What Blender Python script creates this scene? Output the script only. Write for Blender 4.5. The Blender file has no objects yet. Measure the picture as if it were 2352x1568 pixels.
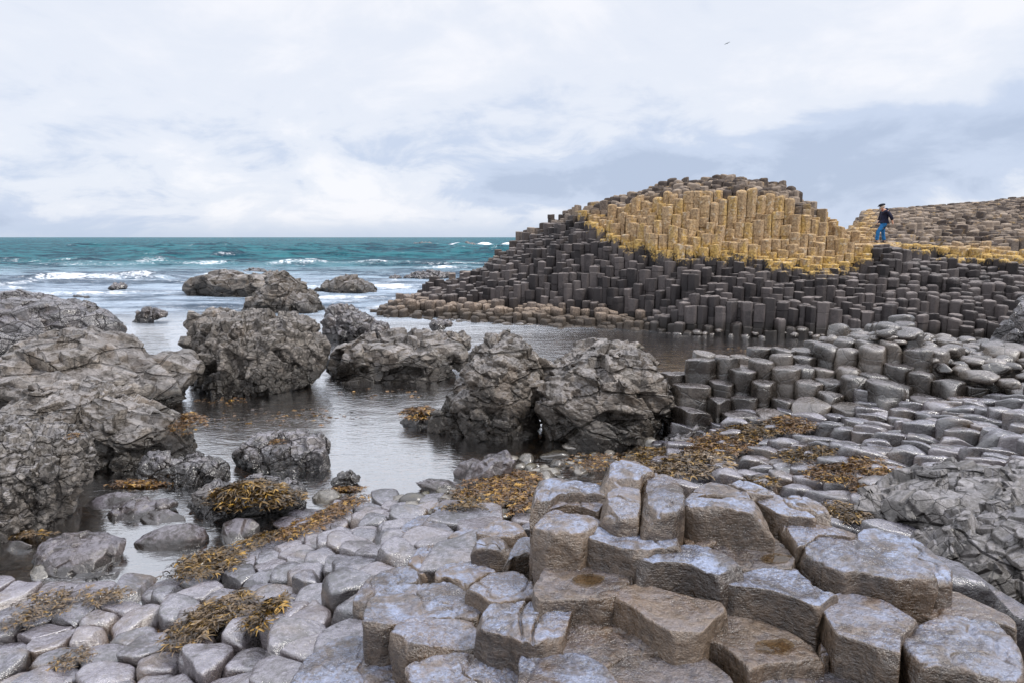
import bpy, math, random
import numpy as np
from mathutils import Vector
random.seed(7); rng = np.random.default_rng(11)
S = bpy.context.scene
COL = S.collection
R = math.radians

# ------------------------------------------------------------------ camera
H = 3.5                       # eye height above the water
PITCH = math.atan((784-545)/1568.0)
cam = bpy.data.cameras.new('camera'); cam.lens = 24; cam.sensor_width = 36
cam.clip_start = 0.1; cam.clip_end = 12000
co = bpy.data.objects.new('camera', cam); COL.objects.link(co)
co.location = (0, 0, H); co.rotation_euler = (R(90)-PITCH, 0, 0)
S.camera = co

# ------------------------------------------------------------------ view, world, sun
S.view_settings.view_transform = 'Standard'; S.view_settings.look = 'None'
S.view_settings.exposure = 0.14; S.view_settings.gamma = 1.0
SUN_EL, SUN_AZ = R(52), R(112)       # azimuth clockwise from +Y: veiled sun off to the right
W = bpy.data.worlds.new('World'); S.world = W; W.use_nodes = True
class G:
    """tiny node helper"""
    def __init__(s, tree): s.t = tree; tree.nodes.clear()
    def n(s, typ, _in=None, **kw):
        nd = s.t.nodes.new(typ)
        for k, v in kw.items(): setattr(nd, k, v)
        for k, v in (_in or {}).items():
            sock = nd.inputs[k]
            if hasattr(v, 'is_output'): s.t.links.new(v, sock)
            else: sock.default_value = v
        return nd
    def m(s, op, a, b=None, c=None, clamp=False):
        nd = s.t.nodes.new('ShaderNodeMath'); nd.operation = op; nd.use_clamp = clamp
        for i, v in enumerate((a, b, c)):
            if v is None: continue
            if hasattr(v, 'is_output'): s.t.links.new(v, nd.inputs[i])
            else: nd.inputs[i].default_value = v
        return nd.outputs[0]
    def mr(s, v, a, b, c=0.0, d=1.0, smooth=True):
        nd = s.t.nodes.new('ShaderNodeMapRange'); nd.interpolation_type = 'SMOOTHSTEP' if smooth else 'LINEAR'
        s.t.links.new(v, nd.inputs[0])
        for i, x in enumerate((a, b, c, d)): nd.inputs[i+1].default_value = x
        return nd.outputs[0]
    def mix(s, f, a, b, typ='MIX'):
        nd = s.t.nodes.new('ShaderNodeMix'); nd.data_type = 'RGBA'; nd.blend_type = typ
        for i, v in ((0, f), (6, a), (7, b)):
            if hasattr(v, 'is_output'): s.t.links.new(v, nd.inputs[i])
            else: nd.inputs[i].default_value = v if i == 0 else (*v, 1)
        return nd.outputs[2]
    def noise(s, vec, scale, detail=4, rough=.55, dist=0.0):
        nd = s.n('ShaderNodeTexNoise', {'Scale': scale, 'Detail': detail, 'Roughness': rough, 'Distortion': dist})
        s.t.links.new(vec, nd.inputs['Vector']); return nd.outputs[0]
    def link(s, a, b): s.t.links.new(a, b)

g = G(W.node_tree)
tc = g.n('ShaderNodeTexCoord').outputs['Generated']
sx = g.n('ShaderNodeSeparateXYZ', {0: tc})
X, Y, Z = sx.outputs
zc = g.m('MAXIMUM', Z, 0.0)
den = g.m('ADD', zc, 0.10)
px_ = g.m('DIVIDE', X, den); py_ = g.m('DIVIDE', Y, den)
pv = g.n('ShaderNodeCombineXYZ', {0: g.m('MULTIPLY', px_, 0.62), 1: py_, 2: 0.3}).outputs[0]
# streaky, lower-frequency lookup in direction space as well (long soft clouds)
dv = g.n('ShaderNodeCombineXYZ', {0: g.m('MULTIPLY', X, 1.0), 1: g.m('MULTIPLY', Y, .4), 2: g.m('MULTIPLY', Z, 1.7)}).outputs[0]
nA = g.noise(pv, 0.42, 6, .55, .3)
nB = g.noise(dv, 2.6, 6, .55, .5)
nC = g.noise(pv, 1.9, 7, .62, .4)
dv2 = g.n('ShaderNodeCombineXYZ', {0: X, 1: g.m('MULTIPLY', Y, .4), 2: g.m('MULTIPLY', Z, 2.3)}).outputs[0]
nD = g.noise(dv2, 8.5, 7, .6, .4)
mixn = g.m('ADD', g.m('MULTIPLY', nA, .12), g.m('ADD', g.m('MULTIPLY', nB, .62), g.m('ADD', g.m('MULTIPLY', nC, .06), g.m('MULTIPLY', nD, .20))))
# heavier cloud low on the right, broad bright break in the middle
fy = g.m('MAXIMUM', Y, 0.05)
az = g.m('DIVIDE', X, fy); el = g.m('DIVIDE', Z, fy)
def blob(a0, e0, wa, we, skew=0.0):
    da = g.m('DIVIDE', g.m('SUBTRACT', az, a0), wa)
    de = g.m('DIVIDE', g.m('SUBTRACT', g.m('SUBTRACT', el, e0), g.m('MULTIPLY', g.m('SUBTRACT', az, a0), skew)), we)
    q = g.m('ADD', g.m('MULTIPLY', da, da), g.m('MULTIPLY', de, de))
    return g.m('POWER', 2.718, g.m('MULTIPLY', q, -1.0))
right = blob(.55, .10, .42, .085, .12)
right2 = blob(.05, .075, .24, .03, .10)
right3 = blob(.85, .24, .40, .10, .2)
mid = blob(-.38, .17, .24, .05, .05)
low = blob(-.80, .035, .2, .03)
white = blob(-.30, .035, .34, .028)
white2 = blob(.12, .26, .40, .12, .0)
up = g.m('MULTIPLY', g.mr(el, .12, .5), .10)
d1 = g.m('ADD', g.m('MULTIPLY', right, .42), g.m('ADD', g.m('MULTIPLY', right2, .30), g.m('MULTIPLY', mid, .13)))
d1 = g.m('ADD', d1, g.m('ADD', g.m('MULTIPLY', low, .22), g.m('MULTIPLY', right3, .20)))
d1 = g.m('SUBTRACT', d1, g.m('ADD', g.m('MULTIPLY', white, .16), g.m('MULTIPLY', white2, .10)))
d1 = g.m('SUBTRACT', d1, up)
lowfine = g.m('MULTIPLY', g.m('SUBTRACT', nD, .5), g.m('MULTIPLY', g.mr(el, .26, .03), .95))
dark = g.m('ADD', g.m('ADD', g.m('MULTIPLY', g.m('SUBTRACT', mixn, .5), 1.9), d1), g.m('ADD', lowfine, .20))
ramp = g.n('ShaderNodeValToRGB', {0: dark})
cr = ramp.color_ramp; cr.interpolation = 'EASE'
cr.elements[0].position = .0; cr.elements[0].color = (8.9, 9.0, 9.5, 1)
cr.elements[1].position = .72; cr.elements[1].color = (4.6, 5.4, 7.0, 1)
e = cr.elements.new(.24); e.color = (7.7, 8.1, 9.0, 1)
e = cr.elements.new(.46); e.color = (5.7, 6.5, 8.1, 1)
cloudcol0 = ramp.outputs[0]
haze = g.mr(el, .035, -.002)
cloudcol = g.mix(g.m('MULTIPLY', haze, .75), ramp.outputs[0], (5.2, 6.1, 7.6))
sky = g.n('ShaderNodeTexSky', sky_type='NISHITA', sun_disc=False, sun_elevation=SUN_EL, sun_rotation=SUN_AZ, air_density=1.0, dust_density=1.5)
skyc = g.mix(.93, sky.outputs[0], cloudcol)
zen = g.mr(Z, .33, .85, 1.0, 2.1)      # an overcast sky is brightest overhead
skyc = g.mix(1.0, skyc, g.n('ShaderNodeCombineXYZ', {0: zen, 1: zen, 2: zen}).outputs[0], 'MULTIPLY')
below = g.mr(Z, -.02, -.002)
fin = g.mix(below, (.8, .9, 1.0), skyc)
bg = g.n('ShaderNodeBackground', {'Color': fin, 'Strength': 0.1})
wo = g.n('ShaderNodeOutputWorld', {0: bg.outputs[0]})

sl = bpy.data.lights.new('sun', 'SUN'); sl.energy = 2.2; sl.angle = R(11); sl.color = (1, .95, .88)
so = bpy.data.objects.new('sun', sl); COL.objects.link(so)
sd = Vector((math.sin(SUN_AZ)*math.cos(SUN_EL), math.cos(SUN_AZ)*math.cos(SUN_EL), math.sin(SUN_EL)))
so.rotation_euler = (-sd).to_track_quat('-Z', 'Y').to_euler(); so.location = (0, 0, 60)

# ------------------------------------------------------------------ geometry of the view (disp px = 2352 x 1568)
CP, SP = math.cos(PITCH), math.sin(PITCH)
def ray(u, v):
    x = (u-1176)/1568.; y = -(v-784)/1568.
    return np.array([x, y*SP+CP, y*CP-SP])
def at_z(u, v, z):
    r = ray(u, v); t = (z-H)/r[2]; return np.array([r[0]*t, r[1]*t, z])
def at_d(u, v, d):
    r = ray(u, v); t = d/r[1]; return np.array([r[0]*t, d, H+r[2]*t])
def T(v):
    r = ray(1176, v); return -r[2]/r[1]
def proj(x, y, z):
    dep = y*CP-(z-H)*SP; upc = y*SP+(z-H)*CP
    return 1176+1568*x/dep, 784-1568*upc/dep

# ------------------------------------------------------------------ numpy noise
_P = rng.permutation(4096)
_GR = rng.normal(size=(4096, 3)); _GR /= np.linalg.norm(_GR, axis=1)[:, None]
def perlin(p):
    p = np.asarray(p, float); i = np.floor(p).astype(int); f = p-i
    w = f*f*f*(f*(f*6-15)+10)
    r = np.zeros(len(p))
    for dx in (0, 1):
        for dy in (0, 1):
            for dz in (0, 1):
                h = _P[(_P[(_P[(i[:, 0]+dx) & 4095]+i[:, 1]+dy) & 4095]+i[:, 2]+dz) & 4095]
                gr = _GR[h]
                dot = gr[:, 0]*(f[:, 0]-dx)+gr[:, 1]*(f[:, 1]-dy)+gr[:, 2]*(f[:, 2]-dz)
                r += dot*(w[:, 0] if dx else 1-w[:, 0])*(w[:, 1] if dy else 1-w[:, 1])*(w[:, 2] if dz else 1-w[:, 2])
    return r*1.5
def fbm(p, o=4, k=.5):
    p = np.asarray(p, float); a = 1; s = 0; r = np.zeros(len(p))
    for j in range(o):
        r += a*perlin(p*2**j+j*17.3); s += a; a *= k
    return r/s

# ------------------------------------------------------------------ terrain height from profiles
def sstep(x): x = np.clip(x, 0, 1); return x*x*(3-2*x)
def prep(prof):
    us = sorted(prof); D = []; ZZ = []
    for u in us:
        dd = []; zz = []
        for a, b in prof[u]:
            dd.append((H-b)/T(a) if a > 200 else a); zz.append(b)
        dd = np.maximum.accumulate(np.array(dd)+np.arange(len(dd))*1e-3)
        D.append(dd); ZZ.append(zz)
    return np.array(us, float), np.array(D), np.array(ZZ)
def prof_eval(P, x, y, zguess=1.0):
    us, D, ZZ = P; x = np.asarray(x, float); y = np.asarray(y, float)
    z = np.full(x.shape, zguess)
    for it in range(3):
        dep = y*CP-(z-H)*SP; u = np.clip(1176+1568*x/np.maximum(dep, .3), us[0], us[-1])
        k = np.clip(np.searchsorted(us, u)-1, 0, len(us)-2); w = (u-us[k])/(us[k+1]-us[k])
        Dk = D[k]*(1-w)[:, None]+D[k+1]*w[:, None]; Zk = ZZ[k]*(1-w)[:, None]+ZZ[k+1]*w[:, None]
        n = D.shape[1]
        j = np.clip((y[:, None] > Dk).sum(1)-1, 0, n-2); ii = np.arange(len(y))
        f = (y-Dk[ii, j])/(Dk[ii, j+1]-Dk[ii, j]); fc = np.clip(f, 0, 1)
        z = Zk[ii, j]*(1-fc)+Zk[ii, j+1]*fc
    return z, j+fc, u
LEFT_TAIL = [(900, -.45), (860, -.47), (840, -.5), (820, -.5), (25, -.5)]
NEAR = prep({
 -700: [(1900, .16), (1568, .15), (1450, .12), (1360, .06), (1300, -.1), (1270, -.25), (1200, -.35), (1000, -.45)]+LEFT_TAIL,
 0: [(1900, .16), (1568, .15), (1450, .12), (1360, .06), (1310, -.1), (1270, -.25), (1200, -.35), (1000, -.45)]+LEFT_TAIL,
 300: [(1900, .22), (1568, .22), (1450, .16), (1360, .08), (1325, -.02), (1290, -.2), (1200, -.35), (1000, -.45)]+LEFT_TAIL,
 600: [(1900, .85), (1568, .78), (1450, .60), (1330, .32), (1262, .06), (1230, -.15), (1150, -.3), (1000, -.4)]+LEFT_TAIL,
 760: [(1900, 1.3), (1568, 1.25), (1450, 1.1), (1340, .75), (1220, .25), (1180, .02), (1130, -.2), (1000, -.4)]+LEFT_TAIL,
 900: [(1900, 1.45), (1568, 1.42), (1450, 1.38), (1350, 1.1), (1200, .42), (1150, .03), (1110, -.2), (1000, -.35)]+LEFT_TAIL,
 1100: [(1900, 1.5), (1568, 1.45), (1450, 1.4), (1330, 1.25), (1230, .95), (1165, .4), (1110, .06), (1040, -.2), (940, -.35), (900, -.4), (850, -.4), (820, -.4), (23, -.4)],
 1230: [(1900, 1.5), (1568, 1.45), (1450, 1.4), (1330, 1.45), (1190, 1.5), (5.5, .6), (1110, .2), (1060, .0), (1000, -.3), (930, -.4), (850, -.4), (820, -.4), (22, -.4)],
 1500: [(1900, 1.45), (1568, 1.45), (1450, 1.5), (1330, 1.6), (1130, 1.95), (5.2, .7), (8.3, .35), (1060, .15), (1010, 0), (960, -.2), (900, -.3), (850, -.4), (21.5, -.4)],
 1570: [(1900, 1.45), (1568, 1.45), (1450, 1.5), (1330, 1.6), (1140, 1.95), (5.2, .7), (8.0, .4), (9.8, .3), (11.2, .2), (11.9, 1.1), (12.9, 1.1), (13.6, -.2), (21.5, -.4)],
 1620: [(1900, 1.45), (1568, 1.45), (1450, 1.5), (1330, 1.6), (1150, 1.95), (5.2, .75), (7.5, .45), (9.8, .35), (11.2, .35), (12.0, 1.24), (12.9, 1.2), (13.6, -.2), (21.5, -.4)],
 1800: [(1900, 1.45), (1568, 1.45), (1450, 1.55), (1330, 1.65), (1190, 1.9), (5.1, .8), (7, .62), (9.3, .55), (10.9, .6), (12.0, 1.38), (13.2, 1.38), (14, .0), (21.5, -.3)],
 2000: [(1900, 1.45), (1568, 1.45), (1450, 1.55), (1330, 1.65), (1230, 1.85), (4.9, .9), (6.5, .8), (9, .8), (10.7, .85), (12.0, 1.68), (13.2, 1.7), (14, .35), (21, .1)],
 2060: [(1900, 1.45), (1568, 1.45), (1450, 1.55), (1330, 1.65), (1240, 1.8), (4.8, .9), (6.5, .85), (8.8, .85), (10.6, .9), (12.0, 2.0), (13.0, 2.1), (14, .55), (21, .15)],
 2150: [(1900, 1.45), (1568, 1.45), (1450, 1.5), (1360, 1.55), (1250, 1.7), (4.7, .95), (6.5, .9), (8.5, .95), (10.4, 1.0), (11.6, 1.45), (12.6, 1.45), (14, 1.0), (20.5, .25)],
 2352: [(1900, 1.4), (1568, 1.4), (1520, 1.4), (1480, 1.4), (1440, 1.35), (4.5, 1.0), (6, 1.1), (8, 1.15), (10, 1.15), (10.9, 1.4), (12, 1.4), (14, 1.1), (20, .6)],
 3100: [(1900, 1.4), (1568, 1.4), (1520, 1.4), (1480, 1.4), (1440, 1.35), (4.5, 1.0), (6, 1.1), (8, 1.15), (10, 1.15), (10.9, 1.4), (12, 1.4), (14, 1.1), (20, .6)],
})
def hp(*pts):                 # hill profile from (pixel row, distance)
    out = []
    for v, d in pts: out.append((d, H-d*T(v)))
    z0 = out[0]
    return [(z0[0]-.8, -.6)]+out
def hz(pts, back):            # add explicit back slope
    return hp(*pts)+back
HILL = prep({
 -900: [(29, -2)]+[(29+i*.5, -2) for i in range(1, 15)],
 835: [(28.5, -1)]+[(29+i*.5, -1) for i in range(1, 15)],
 870: hz([(730, 29.8), (725, 30.2), (722, 30.6), (718, 31), (715, 31.3), (713, 31.6), (711, 32), (710, 32.4), (709, 32.8), (708, 33.2), (707, 33.6)], [(34.6, -.6), (37, -1), (70, -2)]),
 950: hz([(735, 29.3), (728, 29.6), (715, 30.2), (705, 31), (698, 31.6), (692, 32.1), (686, 32.6), (680, 33), (675, 33.5), (671, 34), (668, 34.6)], [(36, -.5), (38, -1), (70, -2)]),
 1000: hz([(742, 28.6), (735, 29), (718, 29.6), (706, 30.4), (695, 31.2), (684, 31.8), (674, 32.4), (665, 33), (659, 33.6), (655, 34.2), (651, 35)], [(36.5, -.2), (39, -1), (70, -2)]),
 1100: hz([(750, 27.8), (742, 28.2), (722, 28.9), (706, 29.8), (694, 30.6), (680, 31.1), (664, 31.6), (648, 32.2), (636, 33), (627, 34), (618, 35.5)], [(37.5, .2), (41, -1), (70, -2)]),
 1200: hz([(757, 27), (748, 27.3), (728, 28), (712, 28.9), (700, 29.5), (670, 29.9), (640, 30.5), (610, 31.3), (586, 32.4), (565, 33.8), (545, 35.6)], [(38, 1.5), (42, -.8), (70, -2)]),
 1300: hz([(763, 26.3), (754, 26.6), (734, 27.2), (718, 28.1), (706, 28.7), (664, 29), (620, 29.6), (580, 30.4), (545, 31.6), (515, 33), (487, 35)], [(38.5, 2.5), (43, -.6), (72, -2)]),
 1400: hz([(767, 25.8), (758, 26.1), (738, 26.6), (722, 27.4), (704, 27.8), (655, 28.1), (610, 28.7), (565, 29.3), (522, 30.2), (485, 31.6), (452, 34)], [(38, 3), (44, -.4), (75, -2)]),
 1500: hz([(770, 25.2), (760, 25.5), (742, 25.9), (728, 26.6), (700, 26.9), (650, 27.2), (612, 27.8), (575, 28.2), (505, 28.6), (455, 29.9), (428, 33)], [(37.5, 3.6), (45, -.2), (78, -2)]),
 1580: hz([(772, 24.6), (752, 24.8), (700, 25.0), (688, 25.8), (668, 26.2), (640, 26.4), (618, 27.2), (585, 27.6), (520, 28.35), (440, 28.8), (411, 32)], [(37, 4), (46, 0), (80, -2)]),
 1700: hz([(774, 24.2), (755, 24.3), (696, 24.5), (684, 25.4), (645, 25.8), (636, 26.5), (612, 27.0), (590, 27.4), (530, 28.3), (440, 28.65), (403, 31.4)], [(37, 4), (46, .2), (80, -1)]),
 1800: hz([(776, 23.9), (758, 24.0), (700, 24.2), (688, 25.2), (648, 25.5), (636, 26.4), (618, 26.9), (596, 27.3), (545, 28.15), (455, 28.6), (423, 31)], [(36, 3.6), (46, 1), (80, 0)]),
 1900: hz([(778, 23.7), (760, 23.8), (705, 24.0), (692, 25.0), (655, 25.3), (642, 26.2), (624, 26.6), (605, 27.0), (560, 27.6), (510, 28.3), (484, 30.2)], [(33.5, 3.2), (46, 3.0), (80, 2)]),
 1985: hz([(780, 23.5), (762, 23.6), (712, 23.8), (700, 24.8), (660, 25.1), (648, 25.9), (630, 26.4), (607, 26.8), (585, 27.4), (545, 28), (530, 29)], [(31, 3.2), (40, 3.9), (60, 5.7)]),
 2030: hz([(782, 23.3), (764, 23.4), (716, 23.6), (704, 24.5), (664, 24.8), (652, 25.5), (632, 25.9), (600, 26.2), (583, 26.9), (567, 27.6), (561, 29)], [(33, 3.25), (41, 4.1), (58, 5.75)]),
 2150: hz([(786, 22.9), (768, 23), (728, 23.2), (716, 24.0), (690, 24.3), (676, 25.2), (650, 25.6), (630, 26.5), (612, 27.4), (590, 28.8), (572, 31)], [(36, 3.1), (44, 4.2), (60, 6.2)]),
 2260: hz([(788, 22.2), (772, 22.4), (735, 22.6), (722, 23.4), (696, 23.7), (680, 24.6), (655, 25), (636, 26.2), (612, 27.6), (586, 29.6), (565, 32)], [(37, 3.3), (45, 4.6), (60, 6.5)]),
 2352: hz([(790, 21.6), (775, 21.8), (742, 22), (730, 22.8), (700, 23.2), (684, 24.2), (662, 24.6), (636, 26), (610, 27.8), (580, 30), (560, 33)], [(38, 3.4), (46, 4.9), (60, 6.9)]),
 3100: hz([(790, 21.6), (775, 21.8), (742, 22), (730, 22.8), (700, 23.2), (684, 24.2), (662, 24.6), (636, 26), (610, 27.8), (580, 30), (560, 33)], [(38, 3.4), (46, 4.9), (60, 7.2)]),
})
def h_near(x, y): return prof_eval(NEAR, x, y, 1.0)
def h_hill(x, y): return prof_eval(HILL, x, y, 2.0)
def h_all(x, y):
    x = np.atleast_1d(np.asarray(x, float)); y = np.atleast_1d(np.asarray(y, float))
    a = h_near(x, y)[0]; b = h_hill(x, y)[0]
    return np.where(y < 19, a, np.maximum(np.where(y > 26, np.minimum(a, -.45), a), b))
def ground_hit(u, v, off=0.0):
    r = ray(u, v); ts = np.geomspace(1.6, 70, 1500)
    x = r[0]*ts; y = r[1]*ts; z = H+r[2]*ts
    hh = h_all(x, y)+off; k = np.argmax(z < hh)
    return np.array([x[k], y[k], hh[k]])

# ------------------------------------------------------------------ mesh + object helpers
def mesh(name, V, F, mat, attrs=None, smooth=True):
    """V (n,3); F = list/array of polygons (array of equal-sized ones, or list of arrays)"""
    me = bpy.data.meshes.new(name)
    V = np.asarray(V, np.float32)
    Fs = F if isinstance(F, list) else [F]
    Fs = [np.asarray(f, np.int32) for f in Fs if len(f)]
    loops = np.concatenate([f.ravel() for f in Fs])
    tot = np.concatenate([np.full(len(f), f.shape[1], np.int32) for f in Fs])
    st = np.concatenate([[0], np.cumsum(tot)[:-1]]).astype(np.int32)
    me.vertices.add(len(V)); me.vertices.foreach_set('co', V.ravel())
    me.loops.add(len(loops)); me.loops.foreach_set('vertex_index', loops)
    me.polygons.add(len(tot)); me.polygons.foreach_set('loop_start', st)
    me.polygons.foreach_set('loop_total', tot)
    me.polygons.foreach_set('use_smooth', np.full(len(tot), bool(smooth)))
    for k, a in (attrs or {}).items():
        at = me.attributes.new(k, 'FLOAT', 'POINT')
        at.data.foreach_set('value', np.asarray(np.broadcast_to(a, (len(V),)), np.float32))
    me.update(calc_edges=True); me.validate()
    if mat: me.materials.append(mat)
    return me
def obj(name, me, parent=None, loc=None):
    o = bpy.data.objects.new(name, me); COL.objects.link(o)
    if parent: o.parent = parent
    if loc is not None: o.location = loc
    return o
def tag(o, label=None, cat=None, group=None, kind=None):
    if label: o['label'] = label
    if cat: o['category'] = cat
    if group: o['group'] = group
    if kind: o['kind'] = kind
    return o
def linked(name, V, F, mat, attrs=None, smooth=True):
    """object whose origin sits at the base of its own geometry"""
    V = np.asarray(V, float); Fl = F if isinstance(F, list) else [F]; Vc = V-V.mean(0); vol = 0
    for f in Fl:
        f = np.asarray(f)
        if len(f):
            for q in range(1, f.shape[1]-1): vol += (Vc[f[:, 0]]*np.cross(Vc[f[:, q]], Vc[f[:, q+1]])).sum()
    if vol < -1e-7 and name != 'seaweed': F = [np.asarray(f)[:, ::-1] for f in Fl]
    o = np.array([(V[:, 0].min()+V[:, 0].max())/2, (V[:, 1].min()+V[:, 1].max())/2, V[:, 2].min()])
    return obj(name, mesh(name, V-o, F, mat, attrs, smooth), None, o)

# ------------------------------------------------------------------ materials
def new_mat(name):
    m = bpy.data.materials.new(name); m.use_nodes = True; return m, G(m.node_tree)
def rock_mat(name, dark, light, top=None, topamt=0.0, rough=(.35, .6), spec=.5, bump=.35, bscale=1.0, specks=0.0, lichen=False, streak=False, wetline=None, patch=None, ior=1.5, cells=None, big=.8, wear=.0, mid=.6, blue=False, tv=.55):
    m, g = new_mat(name)
    geo = g.n('ShaderNodeNewGeometry'); P = geo.outputs['Position']; N = geo.outputs['Normal']
    tone = g.n('ShaderNodeAttribute', attribute_name='tone').outputs['Fac']
    n1 = g.noise(P, 3.1*bscale, 6, .6, .4); n2 = g.noise(P, 22*bscale, 5, .65); n3 = g.noise(P, 95*bscale, 3, .6)
    f = g.m('ADD', g.m('MULTIPLY', n1, .5), g.m('ADD', g.m('MULTIPLY', n2, .5), g.m('MULTIPLY', g.m('SUBTRACT', tone, .5), tv)))
    f = g.mr(f, .30, .72)
    c = g.mix(f, dark, light)
    if patch:
        c = g.mix(g.m('MULTIPLY', g.mr(g.noise(P, 1.7*bscale, 5, .6, .6), .50, .66), patch[1]), c, patch[0])
    ro = g.m('ADD', g.m('MULTIPLY', n1, rough[1]-rough[0]), rough[0]+.5*0)
    ro = g.mr(g.m('ADD', g.m('MULTIPLY', n1, .6), g.m('MULTIPLY', n2, .4)), .35, .65, rough[0], rough[1])
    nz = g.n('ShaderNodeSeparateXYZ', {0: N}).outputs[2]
    if top:  # paler up-facing rock: sheen of the sky painted into the base colour
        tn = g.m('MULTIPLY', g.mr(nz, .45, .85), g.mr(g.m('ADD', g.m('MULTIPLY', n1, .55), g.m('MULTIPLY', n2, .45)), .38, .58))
        if blue:      # per-block painted sky sheen: fine blue-white speckle fading towards the worn rims
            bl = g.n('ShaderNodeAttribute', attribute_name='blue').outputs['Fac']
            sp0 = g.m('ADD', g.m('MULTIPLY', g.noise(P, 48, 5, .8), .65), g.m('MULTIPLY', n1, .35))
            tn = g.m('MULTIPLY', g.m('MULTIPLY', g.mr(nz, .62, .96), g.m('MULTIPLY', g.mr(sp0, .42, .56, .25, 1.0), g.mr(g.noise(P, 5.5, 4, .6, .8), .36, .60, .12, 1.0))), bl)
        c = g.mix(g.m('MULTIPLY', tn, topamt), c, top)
    if lichen:
        L = g.n('ShaderNodeAttribute', attribute_name='lich').outputs['Fac']
        Cw = g.n('ShaderNodeAttribute', attribute_name='crown').outputs['Fac']
        Bs = g.n('ShaderNodeAttribute', attribute_name='brown').outputs['Fac']
        nl = g.noise(P, 2.2, 5, .6)
        Lf = g.m('ADD', L, g.m('MULTIPLY', g.m('SUBTRACT', nl, .5), 1.5))
        isl = g.mr(g.m('ADD', Lf, g.m('MULTIPLY', g.m('SUBTRACT', n2, .5), .9)), -.14, .14)
        # saturated yellow just above the tide line, tan with yellow runs above it
        sp_ = g.n('ShaderNodeMapping', {0: P, 3: (1.6, 1.6, .35)}).outputs[0]
        ny = g.noise(sp_, 1.4, 5, .6)
        yl = g.m('ADD', g.mr(Lf, .6, .15), g.mr(ny, .50, .64, 0, .75), clamp=True)
        yl = g.m('MULTIPLY', yl, g.mr(n2, .25, .5, .45, 1.0))
        tan = g.mix(g.mr(n2, .3, .7), (.24, .155, .08), (.50, .35, .195))
        yel = g.mix(g.mr(n2, .3, .7), (.33, .195, .035), (.61, .41, .115))
        pale = g.mix(g.mr(g.noise(P, 6, 4, .6), .56, .66), g.mix(g.m('MULTIPLY', yl, .85), tan, yel), (.50, .41, .29))
        c = g.mix(isl, c, pale)
        c = g.mix(g.m('MULTIPLY', Cw, g.mr(nl, .25, .48)), c, g.mix(f, (.065, .050, .042), (.27, .215, .17)))
        c = g.mix(Bs, c, g.mix(g.mr(n2, .3, .7), (.12, .088, .065), (.33, .255, .195)))
        ro = g.m('ADD', ro, g.m('MULTIPLY', isl, .3), clamp=True)
    if specks:
        vs = g.n('ShaderNodeTexVoronoi', {'Vector': P, 'Scale': 60*bscale}).outputs['Distance']
        c = g.mix(g.m('MULTIPLY', g.m('MULTIPLY', g.mr(vs, .20, .12), g.mr(n1, .45, .6)), specks), c, (.45, .38, .28))
    gr = g.mr(g.m('ADD', g.m('MULTIPLY', n3, .6), g.m('MULTIPLY', n2, .4)), .33, .67, .62, 1.38, False)
    c = g.mix(1.0, c, g.n('ShaderNodeCombineXYZ', {0: gr, 1: gr, 2: gr}).outputs[0], 'MULTIPLY')
    if wear:
        c = g.mix(g.m('MULTIPLY', g.mr(geo.outputs['Pointiness'], .52, .60), wear), c, tuple(min(.5, x*1.7) for x in light))
    pit = g.n('ShaderNodeTexVoronoi', {'Vector': P, 'Scale': 34*bscale, 'Randomness': 1.0}).outputs['Distance']
    pitm = g.m('MULTIPLY', g.mr(pit, .16, .06), g.mr(n2, .5, .62))
    c = g.mix(g.m('MULTIPLY', pitm, .6), c, tuple(x*.45 for x in dark))
    hgt = g.m('ADD', g.m('MULTIPLY', n2, mid), g.m('ADD', g.m('MULTIPLY', n3, .25), g.m('MULTIPLY', n1, big)))
    hgt = g.m('SUBTRACT', hgt, g.m('MULTIPLY', pitm, .25))
    if streak:
        stv = g.n('ShaderNodeMapping', {0: P, 3: (1, 1, 5.5)}).outputs[0]
        ns = g.noise(stv, 22, 4, .7)
        hgt = g.m('ADD', hgt, g.m('MULTIPLY', ns, g.mr(nz, .7, .3, 0, .25)))
    if cells:      # angular joint-bounded facets: every cell is a little tilted plane with an open crack round it
        for sc, amt, ang, st, ck in cells:
            mpv = g.n('ShaderNodeMapping', {0: P, 2: (0, R(ang), 0), 3: (1/st, 1/st, 1)}).outputs[0]
            wob = g.n('ShaderNodeVectorMath', {0: mpv, 1: g.n('ShaderNodeVectorMath', {0: g.n('ShaderNodeTexNoise', {'Vector': mpv, 'Scale': sc*.9, 'Detail': 2}).outputs['Color'], 3: .35/sc}, operation='SCALE').outputs[0]}, operation='ADD').outputs[0]
            vn = g.n('ShaderNodeTexVoronoi', {'Vector': wob, 'Scale': sc})
            dl = g.n('ShaderNodeVectorMath', {0: g.n('ShaderNodeVectorMath', {0: wob, 1: vn.outputs['Position']}, operation='SUBTRACT').outputs[0], 1: g.n('ShaderNodeVectorMath', {0: vn.outputs['Color'], 1: (.5, .5, .5)}, operation='SUBTRACT').outputs[0]}, operation='DOT_PRODUCT').outputs['Value']
            ve = g.n('ShaderNodeTexVoronoi', {'Vector': wob, 'Scale': sc}, feature='DISTANCE_TO_EDGE').outputs['Distance']
            crack = g.mr(ve, .045, .0)
            hgt = g.m('ADD', hgt, g.m('MULTIPLY', g.m('SUBTRACT', g.m('MULTIPLY', dl, sc), g.m('MULTIPLY', crack, .35)), amt))
            sepc = g.n('ShaderNodeSeparateXYZ', {0: vn.outputs['Color']}).outputs[0]
            c = g.mix(g.m('MULTIPLY', sepc, .35), c, tuple(x*.6 for x in dark))
            c = g.mix(g.m('MULTIPLY', g.m('MULTIPLY', crack, g.mr(n1, .35, .6, .3, 1)), ck), c, (.012, .010, .009))
    bp = g.n('ShaderNodeBump', {'Strength': bump, 'Distance': .03/bscale, 'Height': hgt})
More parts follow.
